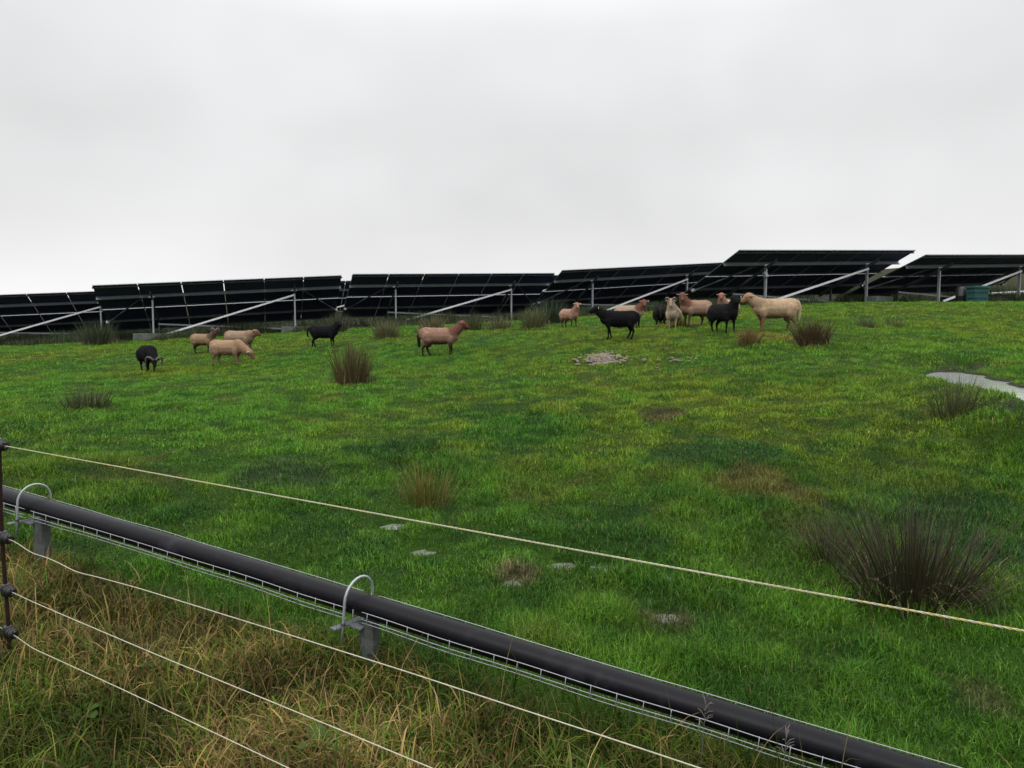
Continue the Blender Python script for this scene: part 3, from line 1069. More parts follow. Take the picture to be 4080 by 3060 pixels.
def stones(px, py, rx, ry, n, big, label):
    g = ground(px, py)
    mb = MB()
    ico = [(0, 0, -1), (.72, -.53, -.45), (-.28, -.85, -.45), (-.89, 0, -.45), (-.28, .85, -.45), (.72, .53, -.45), (.28, -.85, .45), (-.72, -.53, .45),
           (-.72, .53, .45), (.28, .85, .45), (.89, 0, .45), (0, 0, 1)]
    fc = [(0, 1, 2), (1, 0, 5), (0, 2, 3), (0, 3, 4), (0, 4, 5), (1, 5, 10), (2, 1, 6), (3, 2, 7), (4, 3, 8), (5, 4, 9), (1, 10, 6), (2, 6, 7), (3, 7, 8), (4, 8, 9), (5, 9, 10),
          (6, 10, 11), (7, 6, 11), (8, 7, 11), (9, 8, 11), (10, 9, 11)]
    for _ in range(n):
        q = abs(random.gauss(0, 0.62))
        a = random.random() * 6.283
        x, y = rx * q * math.cos(a), ry * q * math.sin(a)
        z = Hs(g.x + x, g.y + y) - g.z + 0.03 + big * 1.1 * max(0, 1 - q * 1.3) * random.random() * 1.6
        s = big * (0.55 + 0.8 * random.random())
        R = Matrix.Rotation(random.random() * 6.28, 3, "Z") @ Matrix.Rotation(random.random() * 1.2, 3, "X")
        sc = (1.6 * s, s * (0.6 + 0.4 * random.random()), s * (0.5 + 0.3 * random.random()))
        vs = [R @ Vector((v[0] * sc[0] * (0.85 + 0.3 * random.random()), v[1] * sc[1] * (0.85 + 0.3 * random.random()), v[2] * sc[2])) + Vector((x, y, z)) for v in ico]
        mb.add(vs, fc)
    o = mb.build("rubble", M["stone"])
    o.location = g
    tag(o, label, "rubble", None, "stuff")


stones(2410, 1436, 0.50, 0.75, 300, 0.036, "low heap of pale broken stones in the grass below the black sheep")
stones(2700, 1446, 0.6, 0.5, 22, 0.024, "few half sunk pale stones right of the stone heap")

# ------------------------------------------------------------------ pipe in its wire tray
PD = (PIPE_B - PIPE_A)
PL = PD.length
PD.normalize()
PN = Vector((PD.y, -PD.x, 0)).normalized()          # towards the fence
if PN.y > 0:
    PN = -PN
PU = PN.cross(PD).normalized()
if PU.z < 0:
    PU = -PU


def pipe_pt(s, n=0.0, z=0.0):
    sag = 0.006 * math.sin(s * 1.3)
    return PIPE_A + PD * s + PN * n + PU * (z + sag)


S_SUP = []
for px in (168, 1478):
    best = min(np.arange(-2, PL + 2, 0.01), key=lambda s: abs(CX + FPX * pipe_pt(s).x / (pipe_pt(s).y * math.cos(PITCH) - (pipe_pt(s).z - CAMZ) * math.sin(PITCH)) - px))
    S_SUP.append(float(best))
S_SUP.append(2 * S_SUP[1] - S_SUP[0])


def black_pipe():
    mb = MB()
    mb.tube([pipe_pt(s) for s in np.arange(-3.0, PL + 2.6, 0.1)], 0.0490, 32)
    o = mb.build("water_pipe", M["pipe"], None, True)
    tag(o, "thick black plastic pipe running along the fence on short posts", "pipe")


black_pipe()


def tray(s0, s1, label):
    base = pipe_pt(s0)
    root = empty("wire_tray", base)
    tag(root, label, "cable tray", "wire trays carrying the pipe")
    ph = random.random() * 5
    for n_, z_ in ((0.061, -0.003), (0.061, -0.034), (0.055, -0.0525), (0.0, -0.0525), (-0.055, -0.0525), (-0.061, -0.02), (-0.061, 0.029)):
        mb = MB()
        pts = []
        for s in np.arange(s0, s1 + 0.001, 0.05):
            dz = 0.004 * (float(vnoise(s * 3 + ph, n_ * 40, 5)) - 0.5) * 2
            pts.append(pipe_pt(s, n_, z_ + dz) - base)
        mb.tube(pts, 0.0018, 6)
        mb.build("rail", M["tray"], root, True)
    mb = MB()
    mb.tube([pipe_pt(s0, n_, z_) - pipe_pt(s0) for n_, z_ in ((0.0640, 0.0005), (0.0640, -0.049), (0.0565, -0.0558), (-0.0565, -0.0558), (-0.0640, -0.049), (-0.0640, 0.0305))], 0.0014, 6)
    first = mb.build("rung", M["tray"], root, True)
    first.location = pipe_pt(s0 + 0.03) - base
    s = s0 + 0.03 + 0.098
    while s < s1:
        c = first.copy()
        COL.objects.link(c)
        c.parent = root
        c.location = pipe_pt(s) - base
        s += 0.098


tray(S_SUP[0] - 2.6, S_SUP[0] - 0.035, "wire tray under the pipe, running off at the picture's left edge")
tray(S_SUP[0] + 0.0, S_SUP[1] - 0.035, "wire tray under the pipe between the two hooped posts")
tray(S_SUP[1] + 0.0, S_SUP[2] + 0.3, "wire tray under the nearest stretch of pipe, right of the middle hooped post")


def support(s, label, tilt=0.0):
    p = pipe_pt(s, 0.0, -0.065)
    z = Hs(p.x, p.y)
    root = empty("pipe_support", (p.x, p.y, z))
    tag(root, label, "pipe support", "hooped posts holding the pipe")
    L = root.location.copy()
    a = math.atan2(PD.y, PD.x)
    R = Matrix.Rotation(a, 3, "Z")
    mb = MB()
    hgt = p.z - z
    nseg = 7
    vs = []
    for j in range(nseg + 1):
        t = j / nseg
        w = 0.036 + 0.004 * random.random()
        for k in range(10):
            ang = 6.283 * k / 10
            q = (abs(math.cos(ang)) ** 4 + abs(math.sin(ang)) ** 4) ** -0.25
            vs.append(R @ Vector((w * q * math.cos(ang) + 0.004 * (random.random() - .5), w * q * math.sin(ang) + 0.004 * (random.random() - .5), 0)) + Vector((tilt * (1 - t), 0, -0.2 + (hgt + 0.2) * t)))
    fs = [(j * 10 + k, j * 10 + (k + 1) % 10, (j + 1) * 10 + (k + 1) % 10, (j + 1) * 10 + k) for j in range(nseg) for k in range(10)]
    fs.append([nseg * 10 + k for k in range(10)])
    mb.add(vs, fs)
    mb.build("post", M["wood"], root)
    # flat bracket and hoop, a little before the post
    so = s - 0.062
    mb = MB()
    for n0, n1, w_ in ((-0.10, 0.115, 0.05),):
        mb.beam(pipe_pt(so + 0.03, n0, -0.068) - L, pipe_pt(so - 0.04, n1, -0.084) - L, 0.034, 0.006)
    mb.beam(pipe_pt(so, 0.04, -0.077) - L, pipe_pt(s, 0.04, -0.078) - L, 0.04, 0.006)
    mb.build("bracket", M["beam"], root)
    mb = MB()
    sk = 0.010
    pts = [pipe_pt(so - sk, 0.085, -0.145) - L, pipe_pt(so - sk, 0.085, -0.07) - L, pipe_pt(so - sk, 0.085, 0.03) - L]
    for k in range(1, 12):
        th = math.pi * k / 12
        pts.append(pipe_pt(so - sk * math.cos(th), 0.085 * math.cos(th), 0.03 + 0.088 * math.sin(th)) - L)
    pts += [pipe_pt(so + sk, -0.085, 0.03) - L, pipe_pt(so + sk, -0.085, -0.13) - L]
    mb.tube(pts, 0.0058, 10)
    mb.build("hoop", M["galv"], root, True)
    for n_, s_, zc in ((0.085, -sk, -0.071), (-0.085, sk, -0.060)):
        mb = MB()
        mb.tube([pipe_pt(so + s_, n_, zc) - L, pipe_pt(so + s_, n_, zc + 0.012) - L], 0.011, 6)
        mb.build("nut", M["galv_dark"], root)


support(S_SUP[0], "short timber post with steel hoop over the pipe near the fence post")
support(S_SUP[1], "short weathered timber post with steel hoop in the middle of the pipe", 0.01)

# ------------------------------------------------------------------ electric fence
FP0 = Vector((-2.087, 3.033, 0.0))
FD = Vector((1, -0.662, 0)).normalized()
FZ = (1.03, 0.648, 0.427, 0.25)
FP0.z = Hs(FP0.x, FP0.y)


def fence_post():
    root = empty("fence_post", (FP0.x, FP0.y, 0))
    tag(root, "thin rusty electric fence post carrying four black insulators", "fence post")
    mb = MB()
    pts = [(0.004 * math.sin(z * 7), 0, z) for z in np.arange(-0.25, 1.08, 0.05)]
    mb.tube(pts, 0.0078, 10)
    mb.build("rod", M["rust"], root, True)
    for z in FZ:
        mb = MB()
        mb.tube([(0, 0, z - 0.026), (0, 0, z - 0.022), (0, 0, z + 0.022), (0, 0, z + 0.026)], [.013, .017, .017, .013], 14)
        q = FD
        for (a, b, r) in ((0.012, 0.026, .015), (0.026, 0.031, .022), (0.031, 0.046, .017), (0.046, 0.052, .021)):
            mb.tube([q * a + Vector((0, 0, z)), q * b + Vector((0, 0, z))], r, 14)
        mb.tube([q * 0.05 + Vector((0, 0, z + .012)), q * 0.066 + Vector((0, 0, z + .010))], .006, 8)
        mb.tube([q * 0.05 + Vector((0, 0, z - .012)), q * 0.068 + Vector((0, 0, z - .008))], .005, 8)
        mb.tube([-q * 0.012 + Vector((0, 0, z)), -q * 0.035 + Vector((0, 0, z))], .012, 12)
        mb.build("insulator", M["black_plastic"], root, True)


fence_post()


def twisted_rope():
    mb = MB()
    p0 = Vector((FP0.x, FP0.y, 1.03))
    RD = Vector((2.887, -1.885, 0)).normalized()
    ds = 0.0012
    ss = np.arange(-3.0, 5.4, 0.0045)
    for k in range(3):
        pts = []
        for s in ss:
            c = p0 + RD * s + Vector((0, 0, -0.002 * math.sin(max(s, 0) / 5.4 * math.pi)))
            a = 2 * math.pi * (s / 0.036 + k / 3)
            side = Vector((-FD.y, FD.x, 0))
            pts.append(c + side * (ds * math.cos(a)) + Vector((0, 0, ds * math.sin(a))))
        mb.tube(pts, 0.00095, 5, 1 if k == 0 else 0)
    o = mb.build("fence_rope", [M["cord"], M["yellow"]], None, True)
    tag(o, "topmost fence strand, a twisted white and yellow rope", "fence rope")


twisted_rope()


def plain_wire(z, kinks, label):
    mb = MB()
    ss = list(np.arange(-3.0, 0.01, 0.2)) + list(np.arange(0.05, 5.0, 0.04))
    kx = [k[0] for k in kinks]
    kz = [k[1] for k in kinks]
    pts = []
    for s in ss:
        p = Vector((FP0.x, FP0.y, z)) + FD * s
        p.z += float(np.interp(s, kx, kz)) + 0.0025 * (float(vnoise(s * 2.2, z * 9, 3)) - 0.5)
        pts.append(p)
    # soften the kinks
    zs = np.array([p.z for p in pts])
    for _ in range(2):
        zs[1:-1] = zs[1:-1] * 0.5 + (zs[:-2] + zs[2:]) * 0.25
    for p, q in zip(pts, zs):
        p.z = q
    mb.tube(pts, 0.0015, 8)
    o = mb.build("fence_wire", M["cord"], None, True)
    tag(o, label, "fence cord", "plain fence cords")


plain_wire(FZ[1], [(-3, 0.05), (-.05, 0), (0.06, 0), (0.14, -0.006), (0.24, -0.030), (0.32, -0.022), (0.46, -0.028), (0.58, -0.042), (0.68, -0.034), (1.0, -0.022), (2.2, -0.004), (5, 0)],
           "second fence strand from the top, a kinked cream cord")
plain_wire(FZ[2], [(-3, 0.05), (0, 0), (0.06, 0), (0.2, -0.004), (1.2, -0.01), (5, 0)], "third fence strand from the top, a straight cream cord")
plain_wire(FZ[3], [(-3, 0.06), (0, 0), (0.08, -0.004), (0.20, -0.022), (0.32, -0.020), (0.9, -0.012), (5, 0)], "lowest fence strand, a cream cord close over the long grass")

# ------------------------------------------------------------------ broad leaves in the verge


def dock(px, py, n, size, label):
    g = ground(px, py)
    root = MB()
    for k in range(n):
        a = 6.283 * k / n + random.random()
        Lf = size * (0.7 + 0.5 * random.random())
        wd = Lf * 0.26
        el = 0.5 + 0.6 * random.random()
        dirv = Vector((math.cos(a), math.sin(a), 0))
        side = Vector((-math.sin(a), math.cos(a), 0))
        m = 7
        vs = []
        for j in range(m + 1):
            t = j / m
            c = dirv * (Lf * (0.15 + t * 0.9) * math.cos(el * (1 - 0.6 * t))) + Vector((0, 0, Lf * math.sin(el) * (t * 1.1 - 0.65 * t * t) + 0.03))
            ww = wd * math.sin(math.pi * min(0.06 + t * 0.94, 1)) ** 0.7
            vs += [c - side * ww + Vector((0, 0, ww * 0.25)), c, c + side * ww + Vector((0, 0, ww * 0.25))]
        fs = []
        for j in range(m):
            b = j * 3
            fs += [(b, b + 1, b + 4, b + 3), (b + 1, b + 2, b + 5, b + 4)]
        root.add(vs, fs)
        root.tube([(0, 0, 0), dirv * (Lf * 0.15) + Vector((0, 0, 0.03))], 0.003, 5)
    o = root.build("dock_plant", M["leaf"], None, True)
    o.location = g
    tag(o, label, "dock plant", "broad leaved plants in the verge")


dock(1290, 3015, 6, 0.10, "broad leaved green plant under the lowest cords at the picture's bottom")
dock(640, 2700, 7, 0.075, "low leafy plant beside the third fence cord")
dock(340, 2880, 5, 0.08, "leafy green plant near the foot of the rusty fence post")


def seed_head(px, py, Y, h, label):
    p = at(px, py, Y)
    z = Hs(p.x, p.y)
    mb = MB()
    top = p.z - z + h * 0.1
    mb.tube([(0, 0, 0), (0.01, 0.0, top * 0.5), (0.02, 0.005, top)], [.0014, .0012, .0008], 5)
    for k in range(9):
        t = 0.72 + 0.03 * k
        a = random.random() * 6.28
        b = Vector((0.02 * t, 0.005 * t, top * t))
        e = b + Vector((math.cos(a) * 0.028, math.sin(a) * 0.028, 0.02))
        mb.tube([b, (b + e) / 2 + Vector((0, 0, 0.006)), e], [.0009, .0016, .0007], 5)
    o = mb.build("grass_stalk", M["cord_dry"])
    o.location = (p.x, p.y, z)
    tag(o, label, "grass stalk", "dead seed stalks before the pipe")


M["cord_dry"] = material("dead_stalk", (0.12, 0.105, 0.09), 0.9)
for px, py, Y, lb in ((3110, 2950, 2.22, "branched dead seed stalk in front of the nearest pipe"), (2790, 2830, 2.4, "thin dead seed stalk before the nearest pipe, left of the branched one"),
                      (2500, 2775, 2.62, "bent dead seed stalk where the pipe nears the picture's bottom"), (1610, 2440, 3.2, "dead seed stalk just right of the middle hooped post"),
                      (1080, 2280, 3.6, "dead seed stalk on the pipe halfway between the hooped posts"), (700, 2180, 4.0, "dead seed stalk on the pipe toward the left hooped post")):
    seed_head(px, py, Y, 0.3, lb)

# ------------------------------------------------------------------ sheep


def ico_template():
    import bmesh
    bm = bmesh.new()
    bmesh.ops.create_icosphere(bm, subdivisions=2, radius=1.0)
    v = np.array([q.co[:] for q in bm.verts])
    f = np.array([[w.index for w in q.verts] for q in bm.faces])
    bm.free()
    return v, f


IV, IF = ico_template()
ID3 = np.eye(3)


class Blob:
    def __init__(self):
        self.el = []          # centre, radii, axes, tag

    def e(self, c, r, t, R=ID3):
        self.el.append((np.array(c, float), np.array(r, float), R, t))

    def chain(self, pts, t, step=0.45):
        """pts: (x, y, z, r)"""
        pts = [np.array(p, float) for p in pts]
        for a, b in zip(pts[:-1], pts[1:]):
            L = np.linalg.norm(b[:3] - a[:3])
            n = max(2, int(L / (step * min(a[3], b[3])) + 1))
            for k in range(n + 1):
                q = a + (b - a) * k / n
                self.e(q[:3], (q[3],) * 3, t)

    def mesh(self, name, vox, pal, blend):
        V = np.concatenate([IV * r @ R.T + c for c, r, R, t in self.el])
        F = np.concatenate([IF + i * len(IV) for i in range(len(self.el))])
        me = bpy.data.meshes.new("tmp")
        me.from_pydata(V.tolist(), [], F.tolist())
        ob = bpy.data.objects.new("tmp", me)
        COL.objects.link(ob)
        rm = ob.modifiers.new("r", "REMESH")
        rm.mode = "VOXEL"
        rm.voxel_size = vox
        sm = ob.modifiers.new("s", "SMOOTH")
        sm.factor = 0.5
        sm.iterations = 7
        dg = bpy.context.evaluated_depsgraph_get()
        out = bpy.data.meshes.new_from_object(ob.evaluated_get(dg))
        bpy.data.objects.remove(ob)
        bpy.data.meshes.remove(me)
        out.name = name
        n = len(out.vertices)
        co = np.empty(n * 3, np.float32)
        out.vertices.foreach_get("co", co)
        co = co.reshape(-1, 3)
        C = np.array([q[0] for q in self.el])
        R = np.array([q[1].mean() for q in self.el])
        cols = np.array([pal[q[3]] for q in self.el])
        d = np.sqrt(((co[:, None] - C[None]) ** 2).sum(-1)) - R[None]
        w = np.exp(-(d - d.min(1, keepdims=True)) / blend)
        w /= w.sum(1, keepdims=True)
        col = w @ cols
        # belly and lower flank take the belly tone
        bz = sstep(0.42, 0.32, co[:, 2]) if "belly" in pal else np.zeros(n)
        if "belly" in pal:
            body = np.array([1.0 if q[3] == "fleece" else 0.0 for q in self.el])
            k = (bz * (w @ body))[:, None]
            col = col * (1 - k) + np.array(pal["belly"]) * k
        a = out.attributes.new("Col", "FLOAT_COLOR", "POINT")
        a.data.foreach_set("color", np.c_[col, np.ones(n)].ravel().astype(np.float32))
        out.polygons.foreach_set("use_smooth", np.ones(len(out.polygons), dtype=bool))
        out.materials.clear()
        out.materials.append(M["coat"])
        fl = np.array([1.0 if q[3] in ("fleece", "neck") else 0.0 for q in self.el])
        return out, co, col, w @ fl


def frame_of(yaw, pitch):
    d = np.array([math.cos(yaw) * math.cos(pitch), math.sin(yaw) * math.cos(pitch), math.sin(pitch)])
    s = np.array([-math.sin(yaw), math.cos(yaw), 0])
    u = np.cross(d, s)
    return d, s, u


def wool_mesh(name, P, D, N, L, w, col, parent):
    """short locks lying over the body"""
    n = len(P)
    S = np.cross(D, N)
    S /= np.linalg.norm(S, axis=1, keepdims=True) + 1e-6
    co = np.stack([P - S * w / 2, P + S * w / 2, P + D * L[:, None] + N * 0.004], 1)
    me = bpy.data.meshes.new(name)
    me.vertices.add(n * 3)
    me.vertices.foreach_set("co", co.ravel().astype(np.float32))
    me.loops.add(n * 3)
    me.loops.foreach_set("vertex_index", np.arange(n * 3, dtype=np.int32))
    me.polygons.add(n)
    me.polygons.foreach_set("loop_start", np.arange(0, n * 3, 3, dtype=np.int32))
    a = me.attributes.new("Col", "FLOAT_COLOR", "FACE")
    a.data.foreach_set("color", np.c_[col, np.ones(n)].ravel().astype(np.float32))
    me.materials.append(M["wool"])
    me.update(calc_edges=True)
    o = bpy.data.objects.new(name, me)
    COL.objects.link(o)
    o.parent = parent
    return o


FLOCK = "sheep grazing before the solar arrays"


def sheep(px, Y, s, heading, label, pal, poll=(0.53, 0, 0.86), yaw=0.0, pitch=-0.55, legs=(0, 0, 0, 0), tail="thin", horns=None, tags=(), ram=False, fat=1.0,
          earz=0.0, dz=0.0, sink=0.005, earlen=1.0):
    """heading in degrees (0: facing right); legs: fore-aft offsets of front left, front right, hind left, hind right feet"""
    b = Blob()
    # trunk
    rings = np.array([(-0.45, .570, .080, .095, .05), (-0.40, .545, .130, .155, .09), (-0.32, .522, .165, .195, .11), (-0.20, .497, .178, .208, .12), (-0.08, .484, .185, .214, .12),
                      (0.04, .482, .185, .213, .12), (0.15, .488, .176, .209, .12), (0.25, .500, .160, .196, .11), (0.33, .506, .138, .178, .10), (0.40, .508, .102, .138, .07)])
    for x in np.arange(-0.45, 0.401, 0.025):
        zc, hw, hh, hx = [np.interp(x, rings[:, 0], rings[:, k]) for k in (1, 2, 3, 4)]
        zc, hh = zc + 0.010, hh - 0.012
        b.e((x, 0, zc), (hx, hw * fat, hh), "fleece")
    b.chain([(-0.36, 0, .66, .05), (-0.1, 0, .672, .03), (0.2, 0, .672, .03), (0.34, 0, .665, .045)], "fleece", 0.9)
    poll = np.array(poll, float)
    d, sd, u = frame_of(yaw, pitch)
    nb = np.array([0.30, 0, 0.565])
    mid = nb * 0.48 + poll * 0.52 + np.array([0.015, 0, -0.015])
    b.chain([(*nb, .160), (*(nb * .72 + mid * .28), .146), (*mid, .116), (*(poll - d * 0.015 - u * 0.012), .084)], "neck", 0.3)
    b.e(nb + np.array([0.07, 0, -0.03]), (.09, .10, .12), "neck")
    # head
    Rm = np.array([d, sd, u]).T
    for t, a, w_, h_, zz, tg in ((0.0, .074, .068, .085, 0, "head"), (.045, .07, .066, .081, -.004, "head"), (.085, .062, .058, .073, -.010, "head"), (.12, .055, .050, .063, -.014, "head"),
                                 (.15, .045, .045, .054, -.018, "muzzle"), (.17, .036, .041, .046, -.020, "muzzle")):
        b.e(poll + d * t + u * zz, (a, w_, h_), tg, Rm)
    for sg in (-1, 1):                                         # ears
        ax = sd * sg * math.cos(0.25 + earz) - d * 0.28 - u * math.sin(0.12 + earz)
        ax /= np.linalg.norm(ax)
        ay = np.cross(u, ax)
        ay /= np.linalg.norm(ay)
        Re = np.array([ax, ay, np.cross(ax, ay)]).T
        b.e(poll + u * .022 + sd * sg * .055 + ax * 0.052 * earlen, (.066 * earlen, .030, .0145), "ear", Re)
    # legs
    for k, sg in ((0, 1), (1, -1)):
        o = legs[k]
        y = sg * 0.088 * fat
        b.chain([(.27, y, .46, .095), (.262, y * 1.06, .35, .068)], "fleece", 0.25)
        b.chain([(.262, y * 1.06, .36, .058), (.258 + o * .25, y * 1.05, .29, .042), (.268 + o * .6, y, .19, .0275), (.264 + o * .9, y, .08, .0215), (.268 + o, y, .045, .024)], "leg")
        b.chain([(.272 + o, y, .045, .026), (.285 + o, y, .012, .029)], "hoof")
    for k, sg in ((2, 1), (3, -1)):
        o = legs[k]
        y = sg * 0.095 * fat
        b.chain([(-.30, y, .50, .130), (-.275, y * 1.1, .40, .106), (-.29, y * 1.1, .33, .072)], "fleece", 0.25)
        b.chain([(-.285, y * 1.1, .34, .06), (-.325 + o * .3, y * 1.05, .275, .043), (-.375 + o * .55, y, .205, .032), (-.352 + o * .85, y, .08, .0225), (-.346 + o, y, .045, .025)], "leg")
        b.chain([(-.342 + o, y, .045, .027), (-.328 + o, y, .012, .030)], "hoof")
    if tail == "thin":
        b.chain([(-.475, 0, .63, .035), (-.505, 0, .56, .030), (-.505, 0, .44, .028), (-.49, 0, .34, .020)], "tail")
    elif tail == "out":
        b.chain([(-.47, 0, .64, .035), (-.545, 0, .60, .034), (-.575, 0, .50, .034), (-.565, 0, .40, .032), (-.54, 0, .345, .022)], "tail")
    elif tail == "thick":
        b.chain([(-.47, 0, .62, .05), (-.505, 0, .52, .052), (-.505, 0, .38, .045), (-.495, 0, .24, .03)], "tail")
    if ram:
        b.chain([(-.235, 0, .33, .055), (-.245, 0, .27, .05)], "belly_part")
        b.e((-.02, 0, .315), (.05, .03, .03), "belly_part")
    pal = {k: tuple(np.array(v) * (0.80 if max(v) > 0.1 else 1.0)) for k, v in pal.items()}
    for k, v in (("neck", "fleece"), ("ear", "head"), ("muzzle", "head"), ("tail", "fleece"), ("hoof", None), ("belly_part", "leg")):
        if k not in pal:
            pal[k] = pal[v] if v else (0.015, 0.012, 0.01)
    me, vco, vcol, vfl = b.mesh("body", 0.0125, pal, 0.014)
    p = at(px, 1400, Y)
    zg = Hs(p.x, p.y) + dz
    root = empty("sheep", (p.x, p.y, zg - sink * s), math.radians(heading))
    root.scale = (s, s, s)
    tag(root, label, "sheep", FLOCK)
    o = bpy.data.objects.new("body", me)
    COL.objects.link(o)
    o.parent = root
    vn = np.empty(len(vco) * 3, np.float32)
    me.vertices.foreach_get("normal", vn)
    vn = vn.reshape(-1, 3)
    idx = np.nonzero(vfl > 0.75)[0]
    idx = RNG.choice(idx, 7000)
    lay = vn[idx] * 0.55 + np.array([-0.75, 0, -0.45]) + RNG.normal(0, 0.35, (7000, 3))
    lay /= np.linalg.norm(lay, axis=1, keepdims=True)
    tuft = (0.76 + 0.42 * fbm(vco[idx, 0] * 9 + px, vco[idx, 2] * 9 + vco[idx, 1] * 5, 19, 3))[:, None]
    wool_mesh("fleece", vco[idx] + RNG.normal(0, .006, (7000, 3)) - vn[idx] * 0.004, lay, vn[idx], 0.030 * (0.5 + RNG.random(7000)), 0.0075, vcol[idx] * tuft * (0.75 + 0.5 * RNG.random((7000, 1))), root)
    for sg in (-1, 1):
        mb = MB()
        c = Vector(poll + d * .075 + sd * sg * .051 + u * .022)
        mb.add([Vector(v) * 0.011 + c for v in IV], IF.tolist())
        mb.build("eye", M["eye"], root, True)
    if horns:
        for sg in (-1, 1):
            mb = MB()
            pts = []
            rs = []
            for (hs, hu, hd, r_) in horns[0]:
                pts.append(Vector(poll + sd * sg * hs + u * hu + d * hd))
                rs.append(r_)
            # smooth the polyline
            fine, fr = [], []
            for i in range(len(pts) - 1):
                p0, p1, p2, p3 = pts[max(i - 1, 0)], pts[i], pts[i + 1], pts[min(i + 2, len(pts) - 1)]
                for k in range(5):
                    t = k / 5
                    fine.append(0.5 * ((2 * p1) + (p2 - p0) * t + (2 * p0 - 5 * p1 + 4 * p2 - p3) * t * t + (3 * p1 - p0 - 3 * p2 + p3) * t ** 3))
                    fr.append(rs[i] * (1 - t) + rs[i + 1] * t)
            fine.append(pts[-1])
            fr.append(rs[-1])
            mb.tube(fine, fr, 10)
            mb.build("horn", horns[1], root, True)
    for sg in tags:
        mb = MB()
        c = poll + u * .006 + sd * sg * (.055 + .075 * earlen) - d * 0.03
        mb.box(Vector(c), (0.012, 0.034, 0.05))
        mb.build("ear_tag", M["ear_tag"], root)
    return root


BIGHORN = [(.028, .055, .03, .030), (.085, .085, -.02, .030), (.15, .075, -.055, .027), (.19, .02, -.05, .024), (.195, -.06, .0, .020), (.215, -.10, .06, .016), (.275, -.10, .09, .010), (.325, -.085, .09, .005)]
SMALLHORN = [(.028, .055, .02, .024), (.065, .10, -.01, .022), (.115, .105, -.03, .019), (.145, .06, -.03, .015), (.14, .015, -.005, .010), (.12, -.005, .02, .005)]
BLK = dict(fleece=(.0135, .013, .0155), head=(.011, .0105, .012), leg=(.009, .009, .010))
W = (0.30, 0.215, 0.15)

sheep(588, 18.0, 0.90, -52, "black ram with big curled grey horns, grazing head down", BLK, poll=(0.60, 0.02, 0.33), yaw=-0.1, pitch=-0.95, horns=(BIGHORN, M["horn"]), legs=(.0, .03, -.04, .05), ram=True, tags=(1,), tail="thin")
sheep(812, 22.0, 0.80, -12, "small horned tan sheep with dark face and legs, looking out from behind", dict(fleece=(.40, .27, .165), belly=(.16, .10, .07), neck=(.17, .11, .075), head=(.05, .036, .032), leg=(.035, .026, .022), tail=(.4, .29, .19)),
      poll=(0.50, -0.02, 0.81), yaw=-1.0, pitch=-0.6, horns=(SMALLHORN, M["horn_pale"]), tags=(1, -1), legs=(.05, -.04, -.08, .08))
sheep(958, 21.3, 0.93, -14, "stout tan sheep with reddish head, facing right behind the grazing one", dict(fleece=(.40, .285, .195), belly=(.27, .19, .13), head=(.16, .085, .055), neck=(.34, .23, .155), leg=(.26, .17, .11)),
      poll=(0.54, 0, 0.67), yaw=0.05, pitch=-0.5, fat=1.15, legs=(.04, -.03, 0, 0))
sheep(908, 19.0, 0.93, -8, "tan sheep grazing head down beside the black ram", dict(fleece=(.47, .315, .20), belly=(.36, .23, .15), head=(.21, .115, .07), ear=(.5, .40, .32), neck=(.40, .25, .155), leg=(.30, .185, .115)),
      poll=(0.66, -0.02, 0.36), yaw=-0.05, pitch=-0.95, fat=1.05, legs=(-.06, .06, .06, -.05), tags=(-1,))
sheep(1293, 21.6, 0.86, -4, "black sheep with white ear tag, standing by the concrete block", BLK, poll=(0.51, -0.02, 0.80), yaw=-0.9, pitch=-0.35, tail="out", tags=(1,), legs=(.03, .0, -.10, .06))
sheep(1752, 18.0, 0.98, 2, "lone brown sheep with dark tail and red neck, standing sideways", dict(fleece=(.41, .245, .18), belly=(.10, .055, .045), neck=(.22, .10, .075), head=(.15, .055, .042), muzzle=(.10, .05, .04), ear=(.34, .18, .14), leg=(.045, .024, .021), tail=(.018, .013, .013)),
      poll=(0.555, 0, 0.80), yaw=-0.1, pitch=-0.5, tail="thick", legs=(.03, -.02, .10, -.06), ram=True)
sheep(2268, 22.5, 0.80, -58, "small pinkish tan sheep with dark legs, alone in front of the rushes", dict(fleece=(.47, .29, .21), belly=(.25, .14, .10), neck=(.40, .22, .155), head=(.40, .22, .155), ear=(.48, .34, .27), leg=(.06, .038, .03)),
      poll=(0.47, 0, 0.86), yaw=-0.35, pitch=-0.65, tags=(1,), legs=(.04, -.03, 0, .03), fat=.95)
sheep(2464, 17.5, 0.93, 180, "black sheep facing left, in front of the pale brown faced one", dict(fleece=(.012, .0115, .0135), head=(.0105, .0105, .0115), leg=(.008, .008, .009)),
      poll=(0.565, 0, 0.755), yaw=0.15, pitch=-0.35, tail="thin", tags=(1,), legs=(.0, -.10, .03, .10))
sheep(2508, 20.5, 0.88, -33, "pale cream sheep with brown face, half hidden behind the black one", dict(fleece=(.50, .37, .275), neck=(.24, .11, .075), head=(.22, .095, .065), ear=(.33, .19, .14), leg=(.06, .04, .03)),
      poll=(0.49, -0.06, 0.80), yaw=-1.0, pitch=-0.65, tags=(1,), legs=(0, 0, 0, 0))
sheep(2630, 21.2, 0.92, 79, "dark charcoal sheep seen from behind with its head down", dict(fleece=(.030, .031, .030), head=(.012, .012, .012), leg=(.009, .009, .01)), poll=(0.56, 0, 0.36), pitch=-0.95, fat=1.15, sink=.15)
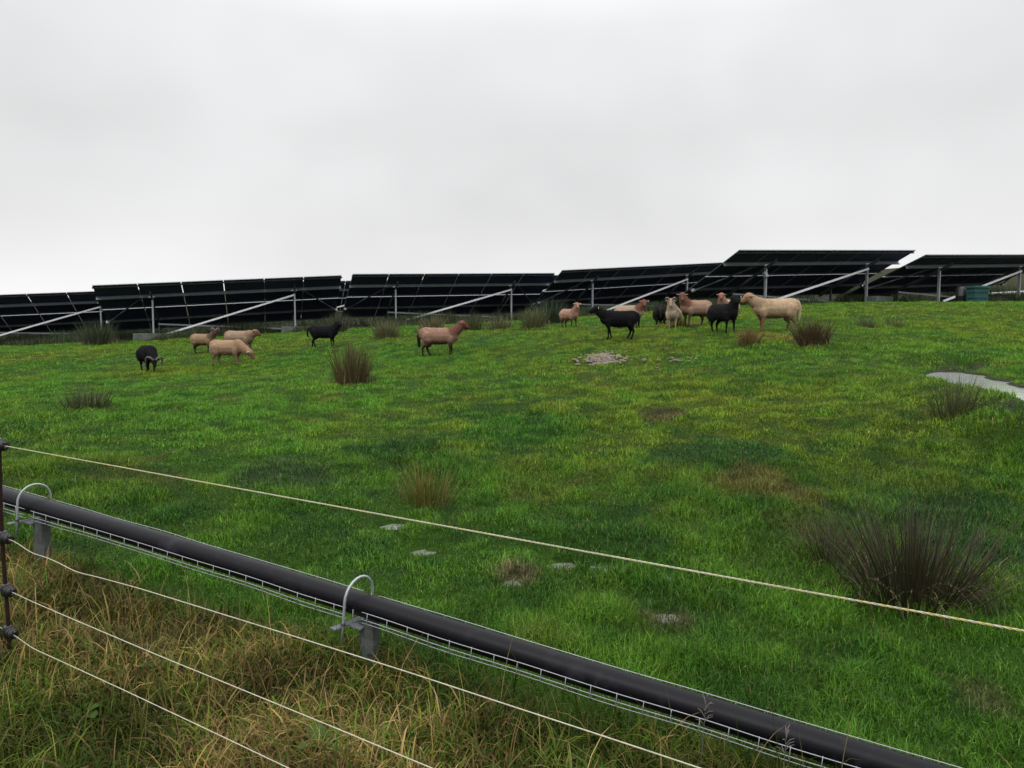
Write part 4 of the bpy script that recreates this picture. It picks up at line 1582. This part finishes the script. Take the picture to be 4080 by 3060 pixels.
sheep(2680, 19.6, 0.90, -105, "cream white sheep with curled horns, facing forward", dict(fleece=(.60, .475, .37), belly=(.40, .29, .20), head=(.42, .29, .20), neck=(.58, .45, .34), muzzle=(.5, .38, .29), leg=(.42, .32, .22)),
      poll=(0.46, -0.05, 0.82), yaw=0.12, pitch=-0.75, horns=(SMALLHORN, M["horn_pale"]), legs=(.04, -.03, 0, 0), sink=.06)
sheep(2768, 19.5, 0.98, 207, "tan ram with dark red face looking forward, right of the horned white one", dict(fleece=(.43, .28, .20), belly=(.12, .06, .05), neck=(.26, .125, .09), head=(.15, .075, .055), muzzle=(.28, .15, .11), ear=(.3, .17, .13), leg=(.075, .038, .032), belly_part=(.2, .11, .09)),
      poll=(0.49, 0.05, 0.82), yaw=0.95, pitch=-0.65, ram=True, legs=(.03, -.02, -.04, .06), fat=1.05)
sheep(2896, 20.6, 0.88, 226, "white backed sheep with orange brown face, mostly hidden by a black sheep", dict(fleece=(.58, .45, .37), neck=(.42, .25, .19), head=(.33, .15, .095), muzzle=(.2, .1, .08), leg=(.3, .2, .15)),
      poll=(0.49, 0.04, 0.82), yaw=0.5, pitch=-0.65, fat=1.0)
sheep(2880, 17.4, 0.95, -68, "black sheep looking out with pale ear tag, beside the white ram's head", dict(fleece=(.0165, .0155, .0165), head=(.012, .0115, .0125), leg=(.009, .009, .010)),
      poll=(0.46, -0.02, 0.82), yaw=-0.45, pitch=-0.5, tags=(1,), legs=(.03, -.05, -.02, .06), fat=1.0)
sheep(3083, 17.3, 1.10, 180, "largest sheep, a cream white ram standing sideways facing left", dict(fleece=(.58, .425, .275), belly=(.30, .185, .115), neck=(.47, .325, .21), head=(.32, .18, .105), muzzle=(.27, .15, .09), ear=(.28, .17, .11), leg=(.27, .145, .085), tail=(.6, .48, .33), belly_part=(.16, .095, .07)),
      poll=(0.56, 0, 0.745), yaw=0.12, pitch=-0.6, ram=True, fat=1.1, legs=(.02, -.03, -.03, .06), tail="thick", earz=0.4)
